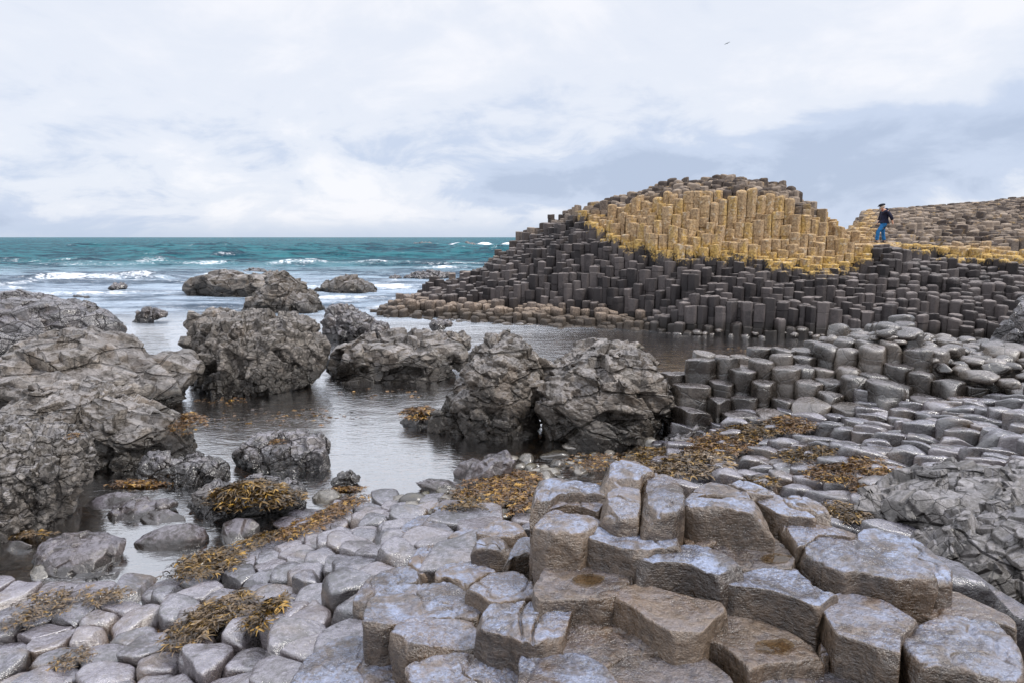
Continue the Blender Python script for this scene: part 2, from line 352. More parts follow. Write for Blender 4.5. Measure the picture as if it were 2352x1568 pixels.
    if wetline is not None:   # dark wet, weed-stained band close to the water
        pz = g.n('ShaderNodeSeparateXYZ', {0: P}).outputs[2]
        wl = g.mr(g.m('ADD', pz, g.m('MULTIPLY', g.m('SUBTRACT', n1, .5), .35)), wetline, wetline*.35)
        c = g.mix(g.m('MULTIPLY', wl, .8), c, (.018, .015, .012))
        ro = g.m('SUBTRACT', ro, g.m('MULTIPLY', wl, .18), clamp=True)
    b = g.n('ShaderNodeBsdfPrincipled', {'Base Color': c, 'Roughness': ro, 'Specular IOR Level': spec, 'IOR': ior, 'Normal': bp.outputs[0]})
    g.n('ShaderNodeOutputMaterial', {0: b.outputs[0]})
    return m
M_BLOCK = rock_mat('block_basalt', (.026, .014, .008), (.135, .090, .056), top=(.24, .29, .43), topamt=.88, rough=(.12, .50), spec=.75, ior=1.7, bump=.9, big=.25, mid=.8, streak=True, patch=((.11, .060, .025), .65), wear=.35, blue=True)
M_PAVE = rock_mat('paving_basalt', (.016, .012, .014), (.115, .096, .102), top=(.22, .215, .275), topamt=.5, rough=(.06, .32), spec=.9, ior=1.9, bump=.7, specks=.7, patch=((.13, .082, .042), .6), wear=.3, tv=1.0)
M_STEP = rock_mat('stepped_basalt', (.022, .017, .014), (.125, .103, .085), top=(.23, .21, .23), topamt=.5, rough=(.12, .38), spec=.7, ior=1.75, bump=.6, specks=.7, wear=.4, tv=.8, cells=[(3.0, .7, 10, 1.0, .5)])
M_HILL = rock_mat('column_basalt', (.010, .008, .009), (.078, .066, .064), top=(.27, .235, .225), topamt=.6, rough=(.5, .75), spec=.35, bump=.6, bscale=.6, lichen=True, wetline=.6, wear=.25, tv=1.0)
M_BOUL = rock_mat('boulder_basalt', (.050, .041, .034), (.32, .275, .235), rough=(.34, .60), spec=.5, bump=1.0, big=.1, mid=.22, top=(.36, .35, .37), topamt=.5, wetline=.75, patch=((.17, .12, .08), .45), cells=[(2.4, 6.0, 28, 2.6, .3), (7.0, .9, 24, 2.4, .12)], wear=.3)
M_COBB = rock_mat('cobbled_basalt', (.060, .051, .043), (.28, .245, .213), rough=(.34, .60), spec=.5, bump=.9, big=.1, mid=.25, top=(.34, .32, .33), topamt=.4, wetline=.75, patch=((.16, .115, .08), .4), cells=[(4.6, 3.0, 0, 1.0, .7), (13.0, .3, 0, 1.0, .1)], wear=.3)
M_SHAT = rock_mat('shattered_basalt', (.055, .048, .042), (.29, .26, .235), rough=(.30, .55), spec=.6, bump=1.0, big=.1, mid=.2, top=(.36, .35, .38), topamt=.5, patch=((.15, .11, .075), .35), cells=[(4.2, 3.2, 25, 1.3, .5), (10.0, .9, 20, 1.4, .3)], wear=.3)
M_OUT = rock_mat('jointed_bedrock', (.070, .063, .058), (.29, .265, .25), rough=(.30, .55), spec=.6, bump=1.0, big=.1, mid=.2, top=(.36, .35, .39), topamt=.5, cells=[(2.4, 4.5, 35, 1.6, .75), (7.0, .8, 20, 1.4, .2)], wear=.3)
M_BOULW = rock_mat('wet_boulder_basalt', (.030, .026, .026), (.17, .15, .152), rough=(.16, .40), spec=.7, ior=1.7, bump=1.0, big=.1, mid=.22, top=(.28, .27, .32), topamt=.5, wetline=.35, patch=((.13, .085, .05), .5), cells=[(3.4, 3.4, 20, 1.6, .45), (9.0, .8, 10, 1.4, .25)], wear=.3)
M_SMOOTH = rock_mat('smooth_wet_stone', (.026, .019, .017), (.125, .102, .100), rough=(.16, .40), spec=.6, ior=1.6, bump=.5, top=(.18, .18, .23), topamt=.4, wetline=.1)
M_COB = rock_mat('cobble', (.035, .029, .023), (.165, .148, .128), rough=(.12, .32), spec=.7, ior=1.7, bump=.3, patch=((.09, .075, .03), .6))
import time; print("T p2", time.perf_counter())

def sea_mat():
    m, g = new_mat('sea_water')
    geo = g.n('ShaderNodeNewGeometry'); P = geo.outputs['Position']
    deep = g.n('ShaderNodeAttribute', attribute_name='deep').outputs['Fac']
    foam = g.n('ShaderNodeAttribute', attribute_name='foam').outputs['Fac']
    chop = g.n('ShaderNodeAttribute', attribute_name='chop').outputs['Fac']
    pm = g.n('ShaderNodeMapping', {0: P, 3: (1, 1.9, 1)}).outputs[0]
    r1 = g.noise(pm, 1.3, 4, .6, .4); r2 = g.noise(pm, 6.5, 4, .6, .5)
    pf = g.n('ShaderNodeMapping', {0: P, 3: (.16, .42, 1)}).outputs[0]
    f1 = g.noise(pf, 1.0, 6, .62, .5)
    f0 = g.noise(g.n('ShaderNodeMapping', {0: P, 3: (.028, .085, 1)}).outputs[0], 1.0, 5, .6, .4)
    hh = g.m('ADD', g.m('MULTIPLY', r1, chop), g.m('MULTIPLY', r2, g.m('ADD', g.m('MULTIPLY', chop, .3), .012)))
    hh = g.m('ADD', hh, g.m('MULTIPLY', f1, g.m('MULTIPLY', deep, 4.0)))
    hh = g.m('ADD', hh, g.m('MULTIPLY', f0, g.m('MULTIPLY', deep, 9.0)))
    bp = g.n('ShaderNodeBump', {'Strength': 1.0, 'Distance': .30, 'Height': hh})
    Nn = bp.outputs[0]
    # open sea body colour: teal with darker and greener patches
    cn = g.mr(g.m('ADD', g.m('MULTIPLY', f1, .5), g.m('ADD', g.m('MULTIPLY', r1, .2), g.m('MULTIPLY', f0, .3))), .43, .57)
    far = g.mix(cn, (.003, .034, .060), (.026, .150, .180))
    near = g.mix(cn, (.045, .075, .115), (.34, .42, .52))
    tz = g.n('ShaderNodeSeparateXYZ', {0: P}).outputs[1]
    body = g.mix(g.mr(tz, 46, 95), near, far)
    fn = g.noise(pm, .75, 8, .72, 1.6)
    fn2 = g.noise(g.n('ShaderNodeMapping', {0: P, 3: (1, 2.6, 1)}).outputs[0], 2.1, 6, .7, 1.0)
    fq = g.m('ADD', g.m('ADD', g.m('MULTIPLY', fn, .55), g.m('MULTIPLY', fn2, .45)), g.m('SUBTRACT', foam, .5))
    fm = g.mr(fq, .50, .63)
    dif = g.n('ShaderNodeBsdfDiffuse', {0: body, 'Normal': Nn})
    glo = g.n('ShaderNodeBsdfGlossy', {0: (.95, .97, 1, 1), 1: .12, 'Normal': Nn})
    fr = g.n('ShaderNodeFresnel', {0: 1.33, 'Normal': Nn}).outputs[0]
    frf = g.m('MULTIPLY', fr, g.mr(tz, 40, 110, .95, .42))
    seaS = g.n('ShaderNodeMixShader', {0: frf, 1: dif.outputs[0], 2: glo.outputs[0]})
    tr = g.n('ShaderNodeBsdfTransparent', {0: (.82, .66, .46, 1)})
    glo2 = g.n('ShaderNodeBsdfGlossy', {0: (.97, .98, 1, 1), 1: .03, 'Normal': Nn})
    fr2 = g.n('ShaderNodeFresnel', {0: 2.3, 'Normal': Nn}).outputs[0]
    pool = g.n('ShaderNodeMixShader', {0: g.m('MINIMUM', g.m('MULTIPLY', fr2, 2.6), .93), 1: tr.outputs[0], 2: glo2.outputs[0]})
    mx = g.n('ShaderNodeMixShader', {0: deep, 1: pool.outputs[0], 2: seaS.outputs[0]})
    fo = g.n('ShaderNodeBsdfDiffuse', {0: (.80, .83, .88, 1)})
    mx2 = g.n('ShaderNodeMixShader', {0: g.m('MULTIPLY', fm, .93), 1: mx.outputs[0], 2: fo.outputs[0]})
    g.n('ShaderNodeOutputMaterial', {0: mx2.outputs[0]})
    return m
def bed_mat():
    m, g = new_mat('seabed')
    P = g.n('ShaderNodeNewGeometry').outputs['Position']
    n1 = g.noise(P, 1.1, 5, .6, .6); n2 = g.noise(P, 9, 6, .65, .5); n3 = g.noise(P, 45, 4, .6)
    c = g.mix(g.mr(n2, .35, .65), (.045, .030, .017), (.25, .165, .085))
    c = g.mix(g.mr(g.m('ADD', g.m('MULTIPLY', n1, .5), g.m('MULTIPLY', n2, .5)), .50, .60), c, (.40, .19, .045))
    z = g.n('ShaderNodeSeparateXYZ', {0: P}).outputs[2]
    c = g.mix(g.mr(z, .02, .3), c, g.mix(g.mr(n2, .3, .7), (.010, .009, .008), (.045, .036, .028)))
    bp = g.n('ShaderNodeBump', {'Strength': .7, 'Distance': .05, 'Height': g.m('ADD', n2, g.m('MULTIPLY', n3, .4))})
    b = g.n('ShaderNodeBsdfPrincipled', {'Base Color': c, 'Roughness': .35, 'Normal': bp.outputs[0]})
    g.n('ShaderNodeOutputMaterial', {0: b.outputs[0]})
    return m
def weed_mat(name, a, b, c3):
    m, g = new_mat(name)
    P = g.n('ShaderNodeNewGeometry').outputs['Position']
    t = g.n('ShaderNodeAttribute', attribute_name='tone').outputs['Fac']
    n = g.noise(P, 5, 3, .6)
    c = g.mix(g.mr(g.m('ADD', g.m('MULTIPLY', t, .7), g.m('MULTIPLY', n, .3)), .25, .62), a, b)
    c = g.mix(g.mr(t, .80, .92), c, c3)
    bs = g.n('ShaderNodeBsdfPrincipled', {'Base Color': c, 'Roughness': .32, 'Specular IOR Level': .6})
    g.n('ShaderNodeOutputMaterial', {0: bs.outputs[0]})
    return m
def plain(name, col, rough=.7, spec=.3, n_amt=.25, sc=30):
    m, g = new_mat(name)
    P = g.n('ShaderNodeTexCoord').outputs['Object']
    n = g.noise(P, sc, 4, .6)
    c = g.mix(g.mr(n, .3, .7), tuple(x*(1-n_amt) for x in col), tuple(min(1, x*(1+n_amt)) for x in col))
    b = g.n('ShaderNodeBsdfPrincipled', {'Base Color': c, 'Roughness': rough, 'Specular IOR Level': spec})
    g.n('ShaderNodeOutputMaterial', {0: b.outputs[0]})
    return m
M_SEA = sea_mat(); M_BED = bed_mat()
M_WEED = weed_mat('wrack_brown', (.022, .014, .008), (.12, .072, .024), (.30, .17, .025))
M_WEEDO = weed_mat('wrack_orange', (.035, .018, .009), (.15, .075, .022), (.34, .19, .03))
M_WEEDP = weed_mat('wrack_dry', (.035, .024, .016), (.16, .11, .065), (.28, .17, .045))

# ------------------------------------------------------------------ ground sheet
def grid_faces(nr, nc, wrap=False):
    i = np.arange(nr-1)[:, None]; j = np.arange(nc if wrap else nc-1)[None]
    j2 = (j+1) % nc
    return np.stack([i*nc+j, i*nc+j2, (i+1)*nc+j2, (i+1)*nc+j], -1).reshape(-1, 4)
rows = np.concatenate([np.geomspace(.8, 20, 150), np.linspace(20.15, 62, 150), np.geomspace(64, 9000, 26)])
cols = np.linspace(-1.35, 1.35, 300)
gx = (rows[:, None]*cols[None]); gy = np.repeat(rows[:, None], len(cols), 1)
gz = h_all(gx.ravel(), gy.ravel())
tn_ = prof_eval(NEAR, gx.ravel(), gy.ravel())[1]; wall_ = np.clip((tn_-7.7)/.5, 0, 1)*np.clip((10.9-tn_)/.4, 0, 1)*(gx.ravel() > 2.2)
pn = fbm(np.stack([gx.ravel()*.8, gy.ravel()*.8, gx.ravel()*0], 1), 4)
fl = gy.ravel()
off = np.where(fl < 19, .17, np.where(h_hill(gx.ravel(), gy.ravel())[0] > .3, 1.1, .3))
gz = gz-off*np.where(gz > 0.02, 1, .35)+pn*.10
gz = gz-wall_*.75*(gz > .1)
gz = np.where(fl > 62, -2-0*gz, gz)
o = obj('ground', mesh('ground', np.stack([gx.ravel(), gy.ravel(), gz], 1), grid_faces(len(rows), len(cols)), M_BED))
tag(o, kind='structure')

# ------------------------------------------------------------------ sea sheet
vv = np.concatenate([np.linspace(1700, 700, 300), np.linspace(698, 549, 330), 545+np.geomspace(3.8, .35, 30)])
rows = np.array([H/T(v) for v in vv]); rows = rows[rows > 0]; rows = np.maximum.accumulate(rows)
cols = np.concatenate([np.linspace(-1.5, -.9, 40)[:-1], np.linspace(-.9, .15, 560), np.linspace(.15, 1.2, 140)[1:]])
x = (rows[:, None]*cols[None]).ravel(); y = np.repeat(rows, len(cols))
amp = np.interp(y, [0, 24, 32, 45, 60, 100, 300, 9000], [0, 0, .025, .12, .26, .42, .6, .6])
w1 = perlin(np.stack([x*.055, y*.16, x*0], 1)); w2 = perlin(np.stack([x*.16, y*.42, x*0+5], 1)); w3 = perlin(np.stack([x*.5, y*1.0, x*0+9], 1))
w4 = perlin(np.stack([x*1.3, y*2.0, x*0+19], 1))
crest = 1-np.abs(w1)*2.2
zz = amp*(crest*.55+.40*(1-2*np.abs(w2))+.20*w3+.08*w4)
foam = np.interp(y, [0, 13, 22, 30, 38, 48, 60, 75, 120, 400], [.0, .26, .39, .455, .46, .43, .36, .27, .24, .22])
foam = foam+np.where(y > 45, np.clip(crest-.75, 0, 1)*.45, 0)*(y < 500)
def breaker(x0, x1, y0, hgt, wid, seed, fo=.5, curl=0.0):
    """one breaking swell: a ridge with foam on its near side"""
    global zz, foam
    yc = y0+fbm(np.stack([x*.05, x*0+seed, x*0], 1), 3)*wid*2.0
    env = sstep((x-x0)/6)*sstep((x1-x)/6)
    env = env*np.clip(.75+.9*perlin(np.stack([x*.16, x*0+seed*3.3, x*0], 1)), .15, 1.2)
    t = (y-yc)/wid
    r = np.exp(-np.where(t < 0, (t/.45)**2, (t/1.3)**2))
    zz = zz+hgt*env*r
    foam = foam+fo*env*np.exp(-((t+.35)/.55)**2)+fo*.55*env*np.exp(-((t+1.4)/1.5)**2)
breaker(-44, -26, 56.5, .6, 1.2, 1, .16)
breaker(-30, -19, 61, .45, 1.2, 2, .14)
breaker(-52, -14, 50, .18, 1.4, 3, .02)
breaker(-18, 0, 73, .3, 1.5, 4, .14)
breaker(-12, 4, 64, .25, 1.6, 5, .13)
breaker(-70, 10, 120, .9, 5, 6, .12)
breaker(-20, 30, 150, 1.2, 6, 7, .12)
breaker(-48, 12, 310, .8, 14, 8, .4)
breaker(-25, -4, 47, .2, 1.2, 9, .12)
breaker(-75, -40, 92, .8, 4, 10, .15)
breaker(-16, -5, 40, .12, 1.2, 11, .14)
breaker(-60, 5, 82, .6, 2.5, 12, .14)
breaker(-8, 8, 95, .6, 3, 13, .25)
breaker(-50, -8, 43, .12, 1.0, 14, .08)
breaker(-100, 10, 170, 1.0, 6, 15, .12)
breaker(-150, 20, 230, 1.2, 9, 16, .14)
# surf round the hill's seaward foot and the outer rocks
hh = h_hill(x, y)[0]
near_rock = np.clip(1-np.abs(hh+.1)/.9, 0, 1)*(y > 33)*(hh > -1.6)
foam = foam+.10*near_rock
deep = sstep((y-24)/12)
deep = np.maximum(deep, 0)
chop = np.interp(y, [0, 8, 12, 18, 24, 32, 50, 100, 9000], [.015, .03, .055, .12, .2, .34, .5, .7, .7])
rightpool = sstep((x-(.02*y))/3)*(y < 26)
foam = foam-.25*rightpool
chop = chop*(1-.45*rightpool)
# small wavelets in the channel
zz = zz+np.interp(y, [0, 10, 16, 24, 30], [0, .0, .006, .018, .0])*w4
o = obj('sea', mesh('sea', np.stack([x, y, zz], 1), grid_faces(len(rows), len(cols)), M_SEA, dict(deep=deep, foam=foam, chop=chop)))
tag(o, kind='structure')

# ------------------------------------------------------------------ Voronoi cells
def clip_poly(poly, mx, my, nx, ny):
    out = []; n = len(poly)
    ds = [(p[0]-mx)*nx+(p[1]-my)*ny for p in poly]
    for i in range(n):
        a, b = poly[i], poly[(i+1) % n]; da, db = ds[i], ds[(i+1) % n]
        if da <= 0: out.append(a)
        if (da < 0) != (db < 0) and da != db:
            t = da/(da-db); out.append((a[0]+(b[0]-a[0])*t, a[1]+(b[1]-a[1])*t))
    return out
def voronoi(pts, pitch):
    b = {}; s = pitch*1.3
    for i, (px, py) in enumerate(pts): b.setdefault((int(px//s), int(py//s)), []).append(i)
    cells = []
    for i, (px, py) in enumerate(pts):
        cx, cy = int(px//s), int(py//s); nb = []
        for ax in (-2, -1, 0, 1, 2):
            for ay in (-2, -1, 0, 1, 2):
                for j in b.get((cx+ax, cy+ay), ()):
                    if j != i:
                        qx, qy = pts[j]; d = (qx-px)**2+(qy-py)**2
                        if d < (2.6*pitch)**2: nb.append((d, j))
        nb.sort(); r = pitch*.95
        poly = [(px-r, py-r), (px+r, py-r), (px+r, py+r), (px-r, py+r)]
        for d, j in nb[:14]:
            if d > 4*max((p[0]-px)**2+(p[1]-py)**2 for p in poly): break
            qx, qy = pts[j]
            poly = clip_poly(poly, (px+qx)/2, (py+qy)/2, qx-px, qy-py)
        cells.append((poly, [j for d, j in nb[:7]]))
    return cells
def hexseeds(x0, x1, y0, y1, p, jit, keep=None, sx=1.0, sy=1.0, ang=0.0):
    """jittered hexagonal seeds in a stretched/rotated plane; returns seeds in that plane and the map back"""
    ca, sa = math.cos(ang), math.sin(ang)
    M = np.array([[ca*sx, -sa*sy], [sa*sx, ca*sy]])
    Mi = np.linalg.inv(M)
    cs = np.array([[x0, y0], [x1, y0], [x0, y1], [x1, y1]]) @ Mi.T
    a0, b0 = cs.min(0); a1, b1 = cs.max(0)
    out = []
    r = 0; yy = b0
    while yy < b1:
        xx = a0+(p/2 if r % 2 else 0)
        while xx < a1:
            out.append((xx, yy)); xx += p
        yy += p*.866; r += 1
    a = np.array(out)+rng.normal(size=(len(out), 2))*p*jit
    w = a @ M.T
    k = (w[:, 0] > x0) & (w[:, 0] < x1) & (w[:, 1] > y0) & (w[:, 1] < y1)
    a = a[k]; w = w[k]
    if keep is not None:
        kk = keep(w[:, 0], w[:, 1]); a = a[kk]
    return a, M

# ------------------------------------------------------------------ stone solids
def resample(poly, M, rounds=2, cut=.22):
    p = np.array(poly, float)
    for _ in range(rounds):
        q = np.roll(p, -1, 0); p = np.stack([p*(1-cut)+q*cut, p*cut+q*(1-cut)], 1).reshape(-1, 2)
    c = np.vstack([p, p[:1]]); L = np.concatenate([[0], np.cumsum(np.linalg.norm(np.diff(c, axis=0), axis=1))])
    t = np.linspace(0, L[-1], M, endpoint=False)
    return np.stack([np.interp(t, L, c[:, 0]), np.interp(t, L, c[:, 1])], 1)
def stone(poly, ztop, depth, M=32, er=.04, dome=.02, tilt=(0, 0), seed=0, amp=.012, rings=6, side=4, rounds=2, shrink=.97, joints=(), flare=0.0, lump=0.0, edge_var=.5, cut=.22):
    """prism of basalt: outline poly, worn top edge of radius er, domed (+) or dished (-) top"""
    p = resample(poly, M, rounds, cut); c = p.mean(0); p = c+(p-c)*shrink
    rad = np.linalg.norm(p-c, axis=1).mean()
    V = []
    ev = 1+edge_var*perlin(np.concatenate([p*4.0, np.full((M, 1), seed*1.7)], 1))*1.6
    e = np.clip(er*ev, er*.25, er*2.4)
    def ring(sc, z): V.append(np.concatenate([c+(p-c)*sc, np.broadcast_to(np.asarray(z, float), (M,))[:, None]], 1))
    zs = list(np.linspace(-depth, -er*2.2, side))
    for j in joints:
        zs += [-j-.02, -j, -j+.02]
    zs.sort()
    for z in zs:
        isj = any(abs(z+j) < 1e-6 for j in joints)
        ring((np.ones((M, 1))*(1+flare*(-z)))*(.965 if isj else 1.0), z)
    for a in (0.0, 20, 42, 66, 90):
        a = R(a); ring(1-(e*(1-math.cos(a))/rad)[:, None], -e*(1-math.sin(a)))
    e0 = (1-e/rad)[:, None]
    for s in np.linspace(1, 0, rings+1)[1:-1]:
        ring(e0*s, 0)
    V = np.concatenate(V); nr = len(V)//M
    V = np.vstack([V, [[c[0], c[1], 0]]])
    rr = np.linalg.norm(V[:, :2]-c, axis=1)/rad
    k = sstep((V[:, 2]+depth*.4)/(depth*.4))
    V[:, 2] += k*(dome*(1-np.clip(rr, 0, 1.2)**2)+(V[:, 0]-c[0])*tilt[0]+(V[:, 1]-c[1])*tilt[1])
    q = np.concatenate([V[:, :2]/rad*.9, V[:, 2:]/rad*.9], 1)+seed*7.31
    V[:, 2] += k*(fbm(q, 3)*amp*1.5+lump*np.clip(perlin(q*.8+3), -1, 1))
    dn = fbm(np.concatenate([V[:, :2], V[:, 2:]], 1)*5+seed*3.1, 3)*amp*2.6
    V[:, :2] += (V[:, :2]-c)/rad*dn[:, None]*np.clip(rr, 0, 1)[:, None]
    V[:, 2] += ztop
    F = grid_faces(nr, M, True); last = (nr-1)*M; j = np.arange(M)
    Ft = np.stack([last+j, last+(j+1) % M, np.full(M, nr*M)], 1)
    return V, F, Ft
def chip(V, n, dmin, dmax, seed, up=.62):
    """knock flat chips off the rim of a stone top"""
    r = np.random.default_rng(seed+991); c = V[:, :2].mean(0); zt = np.percentile(V[:, 2], 92)
    for _ in range(n):
        a = r.uniform(0, 2*math.pi); u = up*r.uniform(.5, 1.4); nn = np.array([math.cos(a), math.sin(a), u]); nn /= np.linalg.norm(nn)
        top = V[:, 2] > zt-.02; rel = V-np.array([c[0], c[1], zt])
        k = (rel[top]@nn).max()-r.uniform(dmin, dmax)
        q = rel@nn-k; m_ = (q > 0) & (rel[:, 2] > -.25)
        V[m_] -= nn*(q[m_]*.9)[:, None]
    return V
def merge(parts):
    Vs = []; Q = []; Tt = []; o = 0; at = {}
    for V, F, Ft, a in parts:
        Vs.append(V); Q.append(F+o); Tt.append(Ft+o); o += len(V)
        for k, v in a.items(): at.setdefault(k, []).append(np.broadcast_to(v, (len(V),)))
    return np.concatenate(Vs), [np.concatenate(Q), np.concatenate(Tt)], {k: np.concatenate(v) for k, v in at.items()}
def poly_area(p):
    p = np.array(p); q = np.roll(p, -1, 0); return .5*abs((p[:, 0]*q[:, 1]-q[:, 0]*p[:, 1]).sum())
def in_poly(u, v, poly):
    r = np.zeros(np.shape(u), bool); n = len(poly)
    for i in range(n):
        (x1, y1), (x2, y2) = poly[i], poly[(i+1) % n]
        if y1 == y2: continue
        c = ((y1 > v) != (y2 > v)) & (u < (x2-x1)*(v-y1)/(y2-y1)+x1)
        r ^= c
    return r

# ------------------------------------------------------------------ 1. the causeway mound: basalt columns
def hill_keep(x, y):
    z, t, u = h_hill(x, y)
    uu, v = proj(x, y, z)
    return (z > -.35) & (t > .4) & (t < 14.3) & (uu > 800) & (uu < 2620)
def make_hill():
    out = []
    for (x0, x1, y0, y1, p, far) in ((-9, 22, 20, 35.8, .385, 0), (-9, 45, 35.8, 62, .52, 1)):
        seeds, Mm = hexseeds(x0, x1, y0, y1, p, .13, hill_keep)
        cells = voronoi([tuple(s) for s in seeds], p)
        z, t, u = h_hill(seeds[:, 0], seeds[:, 1])
        n3 = np.concatenate([seeds, np.zeros((len(seeds), 1))], 1)
        blocky = perlin(n3*.9)*.22+perlin(n3*2.0+5)*.10
        jit = np.clip(rng.normal(size=len(seeds)), -1.8, 1.8)
        flat = sstep((2.2-t)/1)*(u < 1560)           # wave-washed apron on the left: low steps
        slope = .15*jit*(1-.6*flat)+blocky*1.35*(1-.5*flat)
        zt = z+slope*np.where(z > 4.9, .45, 1)*np.where(far, .8, 1)
        st = .13 if far else .11
        zt = np.round(zt/st)*st+rng.normal(size=len(seeds))*.015
        # a flat spot for the walker
        dd = np.hypot(seeds[:, 0]-PX, seeds[:, 1]-PY); zt = np.where(dd < .75, PZ+rng.normal(size=len(seeds))*.01, np.where((dd < 4) & (seeds[:, 1] < PY), np.minimum(zt, PZ-.02), zt))
        near_m = (seeds[:, 0] > PX-1.2) & (seeds[:, 0] < PX+3.5) & (np.abs(seeds[:, 1]-PY) < 1.6) & (dd >= .75)
        zt = np.where(near_m, PZ-.03-.10*rng.uniform(0, 1, len(zt))-.12*np.clip(seeds[:, 0]-PX-1, 0, 3)*.5, zt)
        for i, (poly, nb) in enumerate(cells):
            if len(poly) < 4: continue
            lo = min([zt[j] for j in nb[:6]]+[zt[i]]); edge = len(nb) < 6
            zb = lo-1.0 if not edge else -.8
            zb = max(zb, -1.0)
            out.append(dict(poly=poly, c=seeds[i], zt=zt[i], zb=zb, lo=lo, u=u[i], t=t[i], far=far, z=z[i]))
    return out
PX, PY = at_d(2025, 560, 30.6)[:2]; PZ = at_d(2025, 559, 30.6)[2]
LL = [(1230, 500), (1300, 512), (1340, 528), (1400, 556), (1480, 582), (1560, 592), (1640, 590), (1700, 596), (1760, 606), (1850, 618), (1930, 620), (1990, 596), (2040, 590), (2100, 605), (2200, 628), (2352, 640), (2700, 640)]
def lichen_of(c):
    uu, v = proj(c['c'][0], c['c'][1], c['zt'])
    vl = np.interp(uu, [a for a, b in LL], [b for a, b in LL])
    d = c['c'][1]; zline = H-T(vl)*(27.6 if uu < 2010 else 29)
    s = 0.0
    if uu < 1400: s = (1400-uu)*.0085
    crown = 0.0
    if uu < 1990: crown = float(sstep((c['z']-(4.95 if 1480 < uu < 1800 else 4.4 if uu > 1800 else 4.3))/.5)) if c['t'] > 10.1 else 0.0
    if uu >= 2010:
        zt = 4.0; crown = float(sstep((d-29.8)/3.0))
        if d < 28: s = .8
        elif uu > 2060: s = .6
    if uu < 1500 and c['t'] > 10.6: crown = max(crown, .8)
    brown = 0.0
    if uu < 1500 and c['zt'] < .95: brown = float(sstep((.95-c['zt'])/.4)*sstep((1560-uu)/120))
    if brown < .3: brown *= .8
    return zline+s, crown, brown
def column(c, seed):
    """stack of drums with bevelled rims; V, quads, tris, attributes"""
    p = np.array(c['poly']); n = len(p)
    # drop very short edges
    keep = [i for i in range(n) if np.linalg.norm(p[i]-p[i-1]) > .05]
    p = p[keep] if len(keep) >= 4 else p; n = len(p)
    cc = p.mean(0); rad = np.linalg.norm(p-cc, axis=1).mean()
    r = np.random.default_rng(seed)
    zt, zb = c['zt'], c['zb']; hgt = zt-zb
    # two points per corner for worn arrises
    q = np.roll(p, -1, 0); k = .10
    pp = np.stack([p*(1-k)+q*k, p*k+q*(1-k)], 1).reshape(-1, 2); m = len(pp)
    tone = np.clip(r.normal(.5, .33), -.1, 1.1)
    worn = c['zt'] < .9 or c['z'] > 4.9 or c['far'] or c['u'] > 2040
    e = r.uniform(.04, .085) if worn else r.uniform(.012, .045)
    ringz = []; z = zt-e; jo = []
    if not c['far']:
        z -= r.uniform(.15, .8)
        while z > zb+.15:
            jo.append(z); z -= r.uniform(.2, .85)
    V = []; to = []
    off = np.zeros(2); tn = tone
    def ring(s, z): V.append(np.concatenate([cc+off+(pp-cc)*s, np.full((m, 1), z)], 1)); to.append(np.full(m, tn))
    ring(.975, zb)
    for j in sorted(jo):
        ring(.975, j-.02); ring(.915, j)
        off = r.normal(size=2)*.010; tn = np.clip(tone+r.normal()*.18, 0, 1)
        ring(.975, j+.02)
    ring(.975, zt-e); ring(.975-.35*e/rad, zt-.3*e); ring(.975-1.0*e/rad, zt)
    V.append(np.concatenate([cc+off+(pp-cc)*.5, np.full((m, 1), zt+r.uniform(-.01, .02))], 1)); to.append(np.full(m, tn))
    V = np.concatenate(V+[np.array([[*(cc+off), zt+r.uniform(-.015, .025)]])]); to = np.concatenate(to+[[tn]])
    tl = r.normal(size=2)*(.06 if not worn else .08); top = V[:, 2] > zt-e-1e-4
    V[top, 2] += ((V[top, :2]-cc)@tl)
    V[top, 2] += perlin(np.concatenate([V[top, :2]*3, np.full((top.sum(), 1), seed*.77)], 1))*.03
    nr = (len(V)-1)//m
    F = grid_faces(nr, m, True); j = np.arange(m); last = (nr-1)*m
    Ft = np.stack([last+j, last+(j+1) % m, np.full(m, nr*m)], 1)
    zl, crown, brown = lichen_of(c)
    at = dict(tone=to, lich=np.where(V[:, 2]-zl > 4, 4, V[:, 2]-zl), crown=crown, brown=brown*np.clip((1.15-V[:, 2])/.3, 0, 1))
    return V, F, Ft, at
cols_ = make_hill()
def score(c):
    uu, v1 = proj(c['c'][0], c['c'][1], c['zt']); _, v2 = proj(c['c'][0], c['c'][1], c['lo'])
    if not (0 < uu < 2352) or c['t'] > 11.5: return 0
    return math.sqrt(poly_area(c['poly']))*1568/c['c'][1]*(max(v2-v1, 0)+14)
N_IND = 180
order = sorted(range(len(cols_)), key=lambda i: -score(cols_[i]))
ind = set(order[:N_IND])
def col_label(c):
    zl, crown, brown = lichen_of(c); uu, v = proj(c['c'][0], c['c'][1], c['zt'])
    side = 'left flank' if uu < 1400 else 'middle' if uu < 1800 else 'right end'
    if c['zt'] > zl+.1 and crown < .5: return 'yellow-tan lichened basalt column high in the %s of the mound face' % side, 'lichened columns of the mound, '+side
    if c['z'] < 1.4: return 'dark grey basalt column in the lowest wall above the pool, %s of the mound' % side, 'columns of the lowest mound wall, '+side
    if uu > 2020: return 'dark jointed basalt column in the stepped wall below the walking man', 'columns below the walking man'
    return 'dark grey basalt column on the middle ledges of the mound, %s' % side, 'dark ledge columns of the mound, '+side
parts = []
for i, c in enumerate(cols_):
    pr = column(c, i)
    if i in ind:
        V, F, at = merge([pr]); o = linked('basalt_column', V, F, M_HILL, at, False)
        l, gname = col_label(c); tag(o, l, 'basalt column', gname, 'thing')
    else: parts.append(pr)
V, F, at = merge(parts)
o = obj('basalt_columns', mesh('basalt_columns', V, F, M_HILL, at, False))
tag(o, 'mound of stepped hexagonal basalt columns, dark below and lichen yellow above, beyond the pool', 'basalt columns', None, 'stuff')
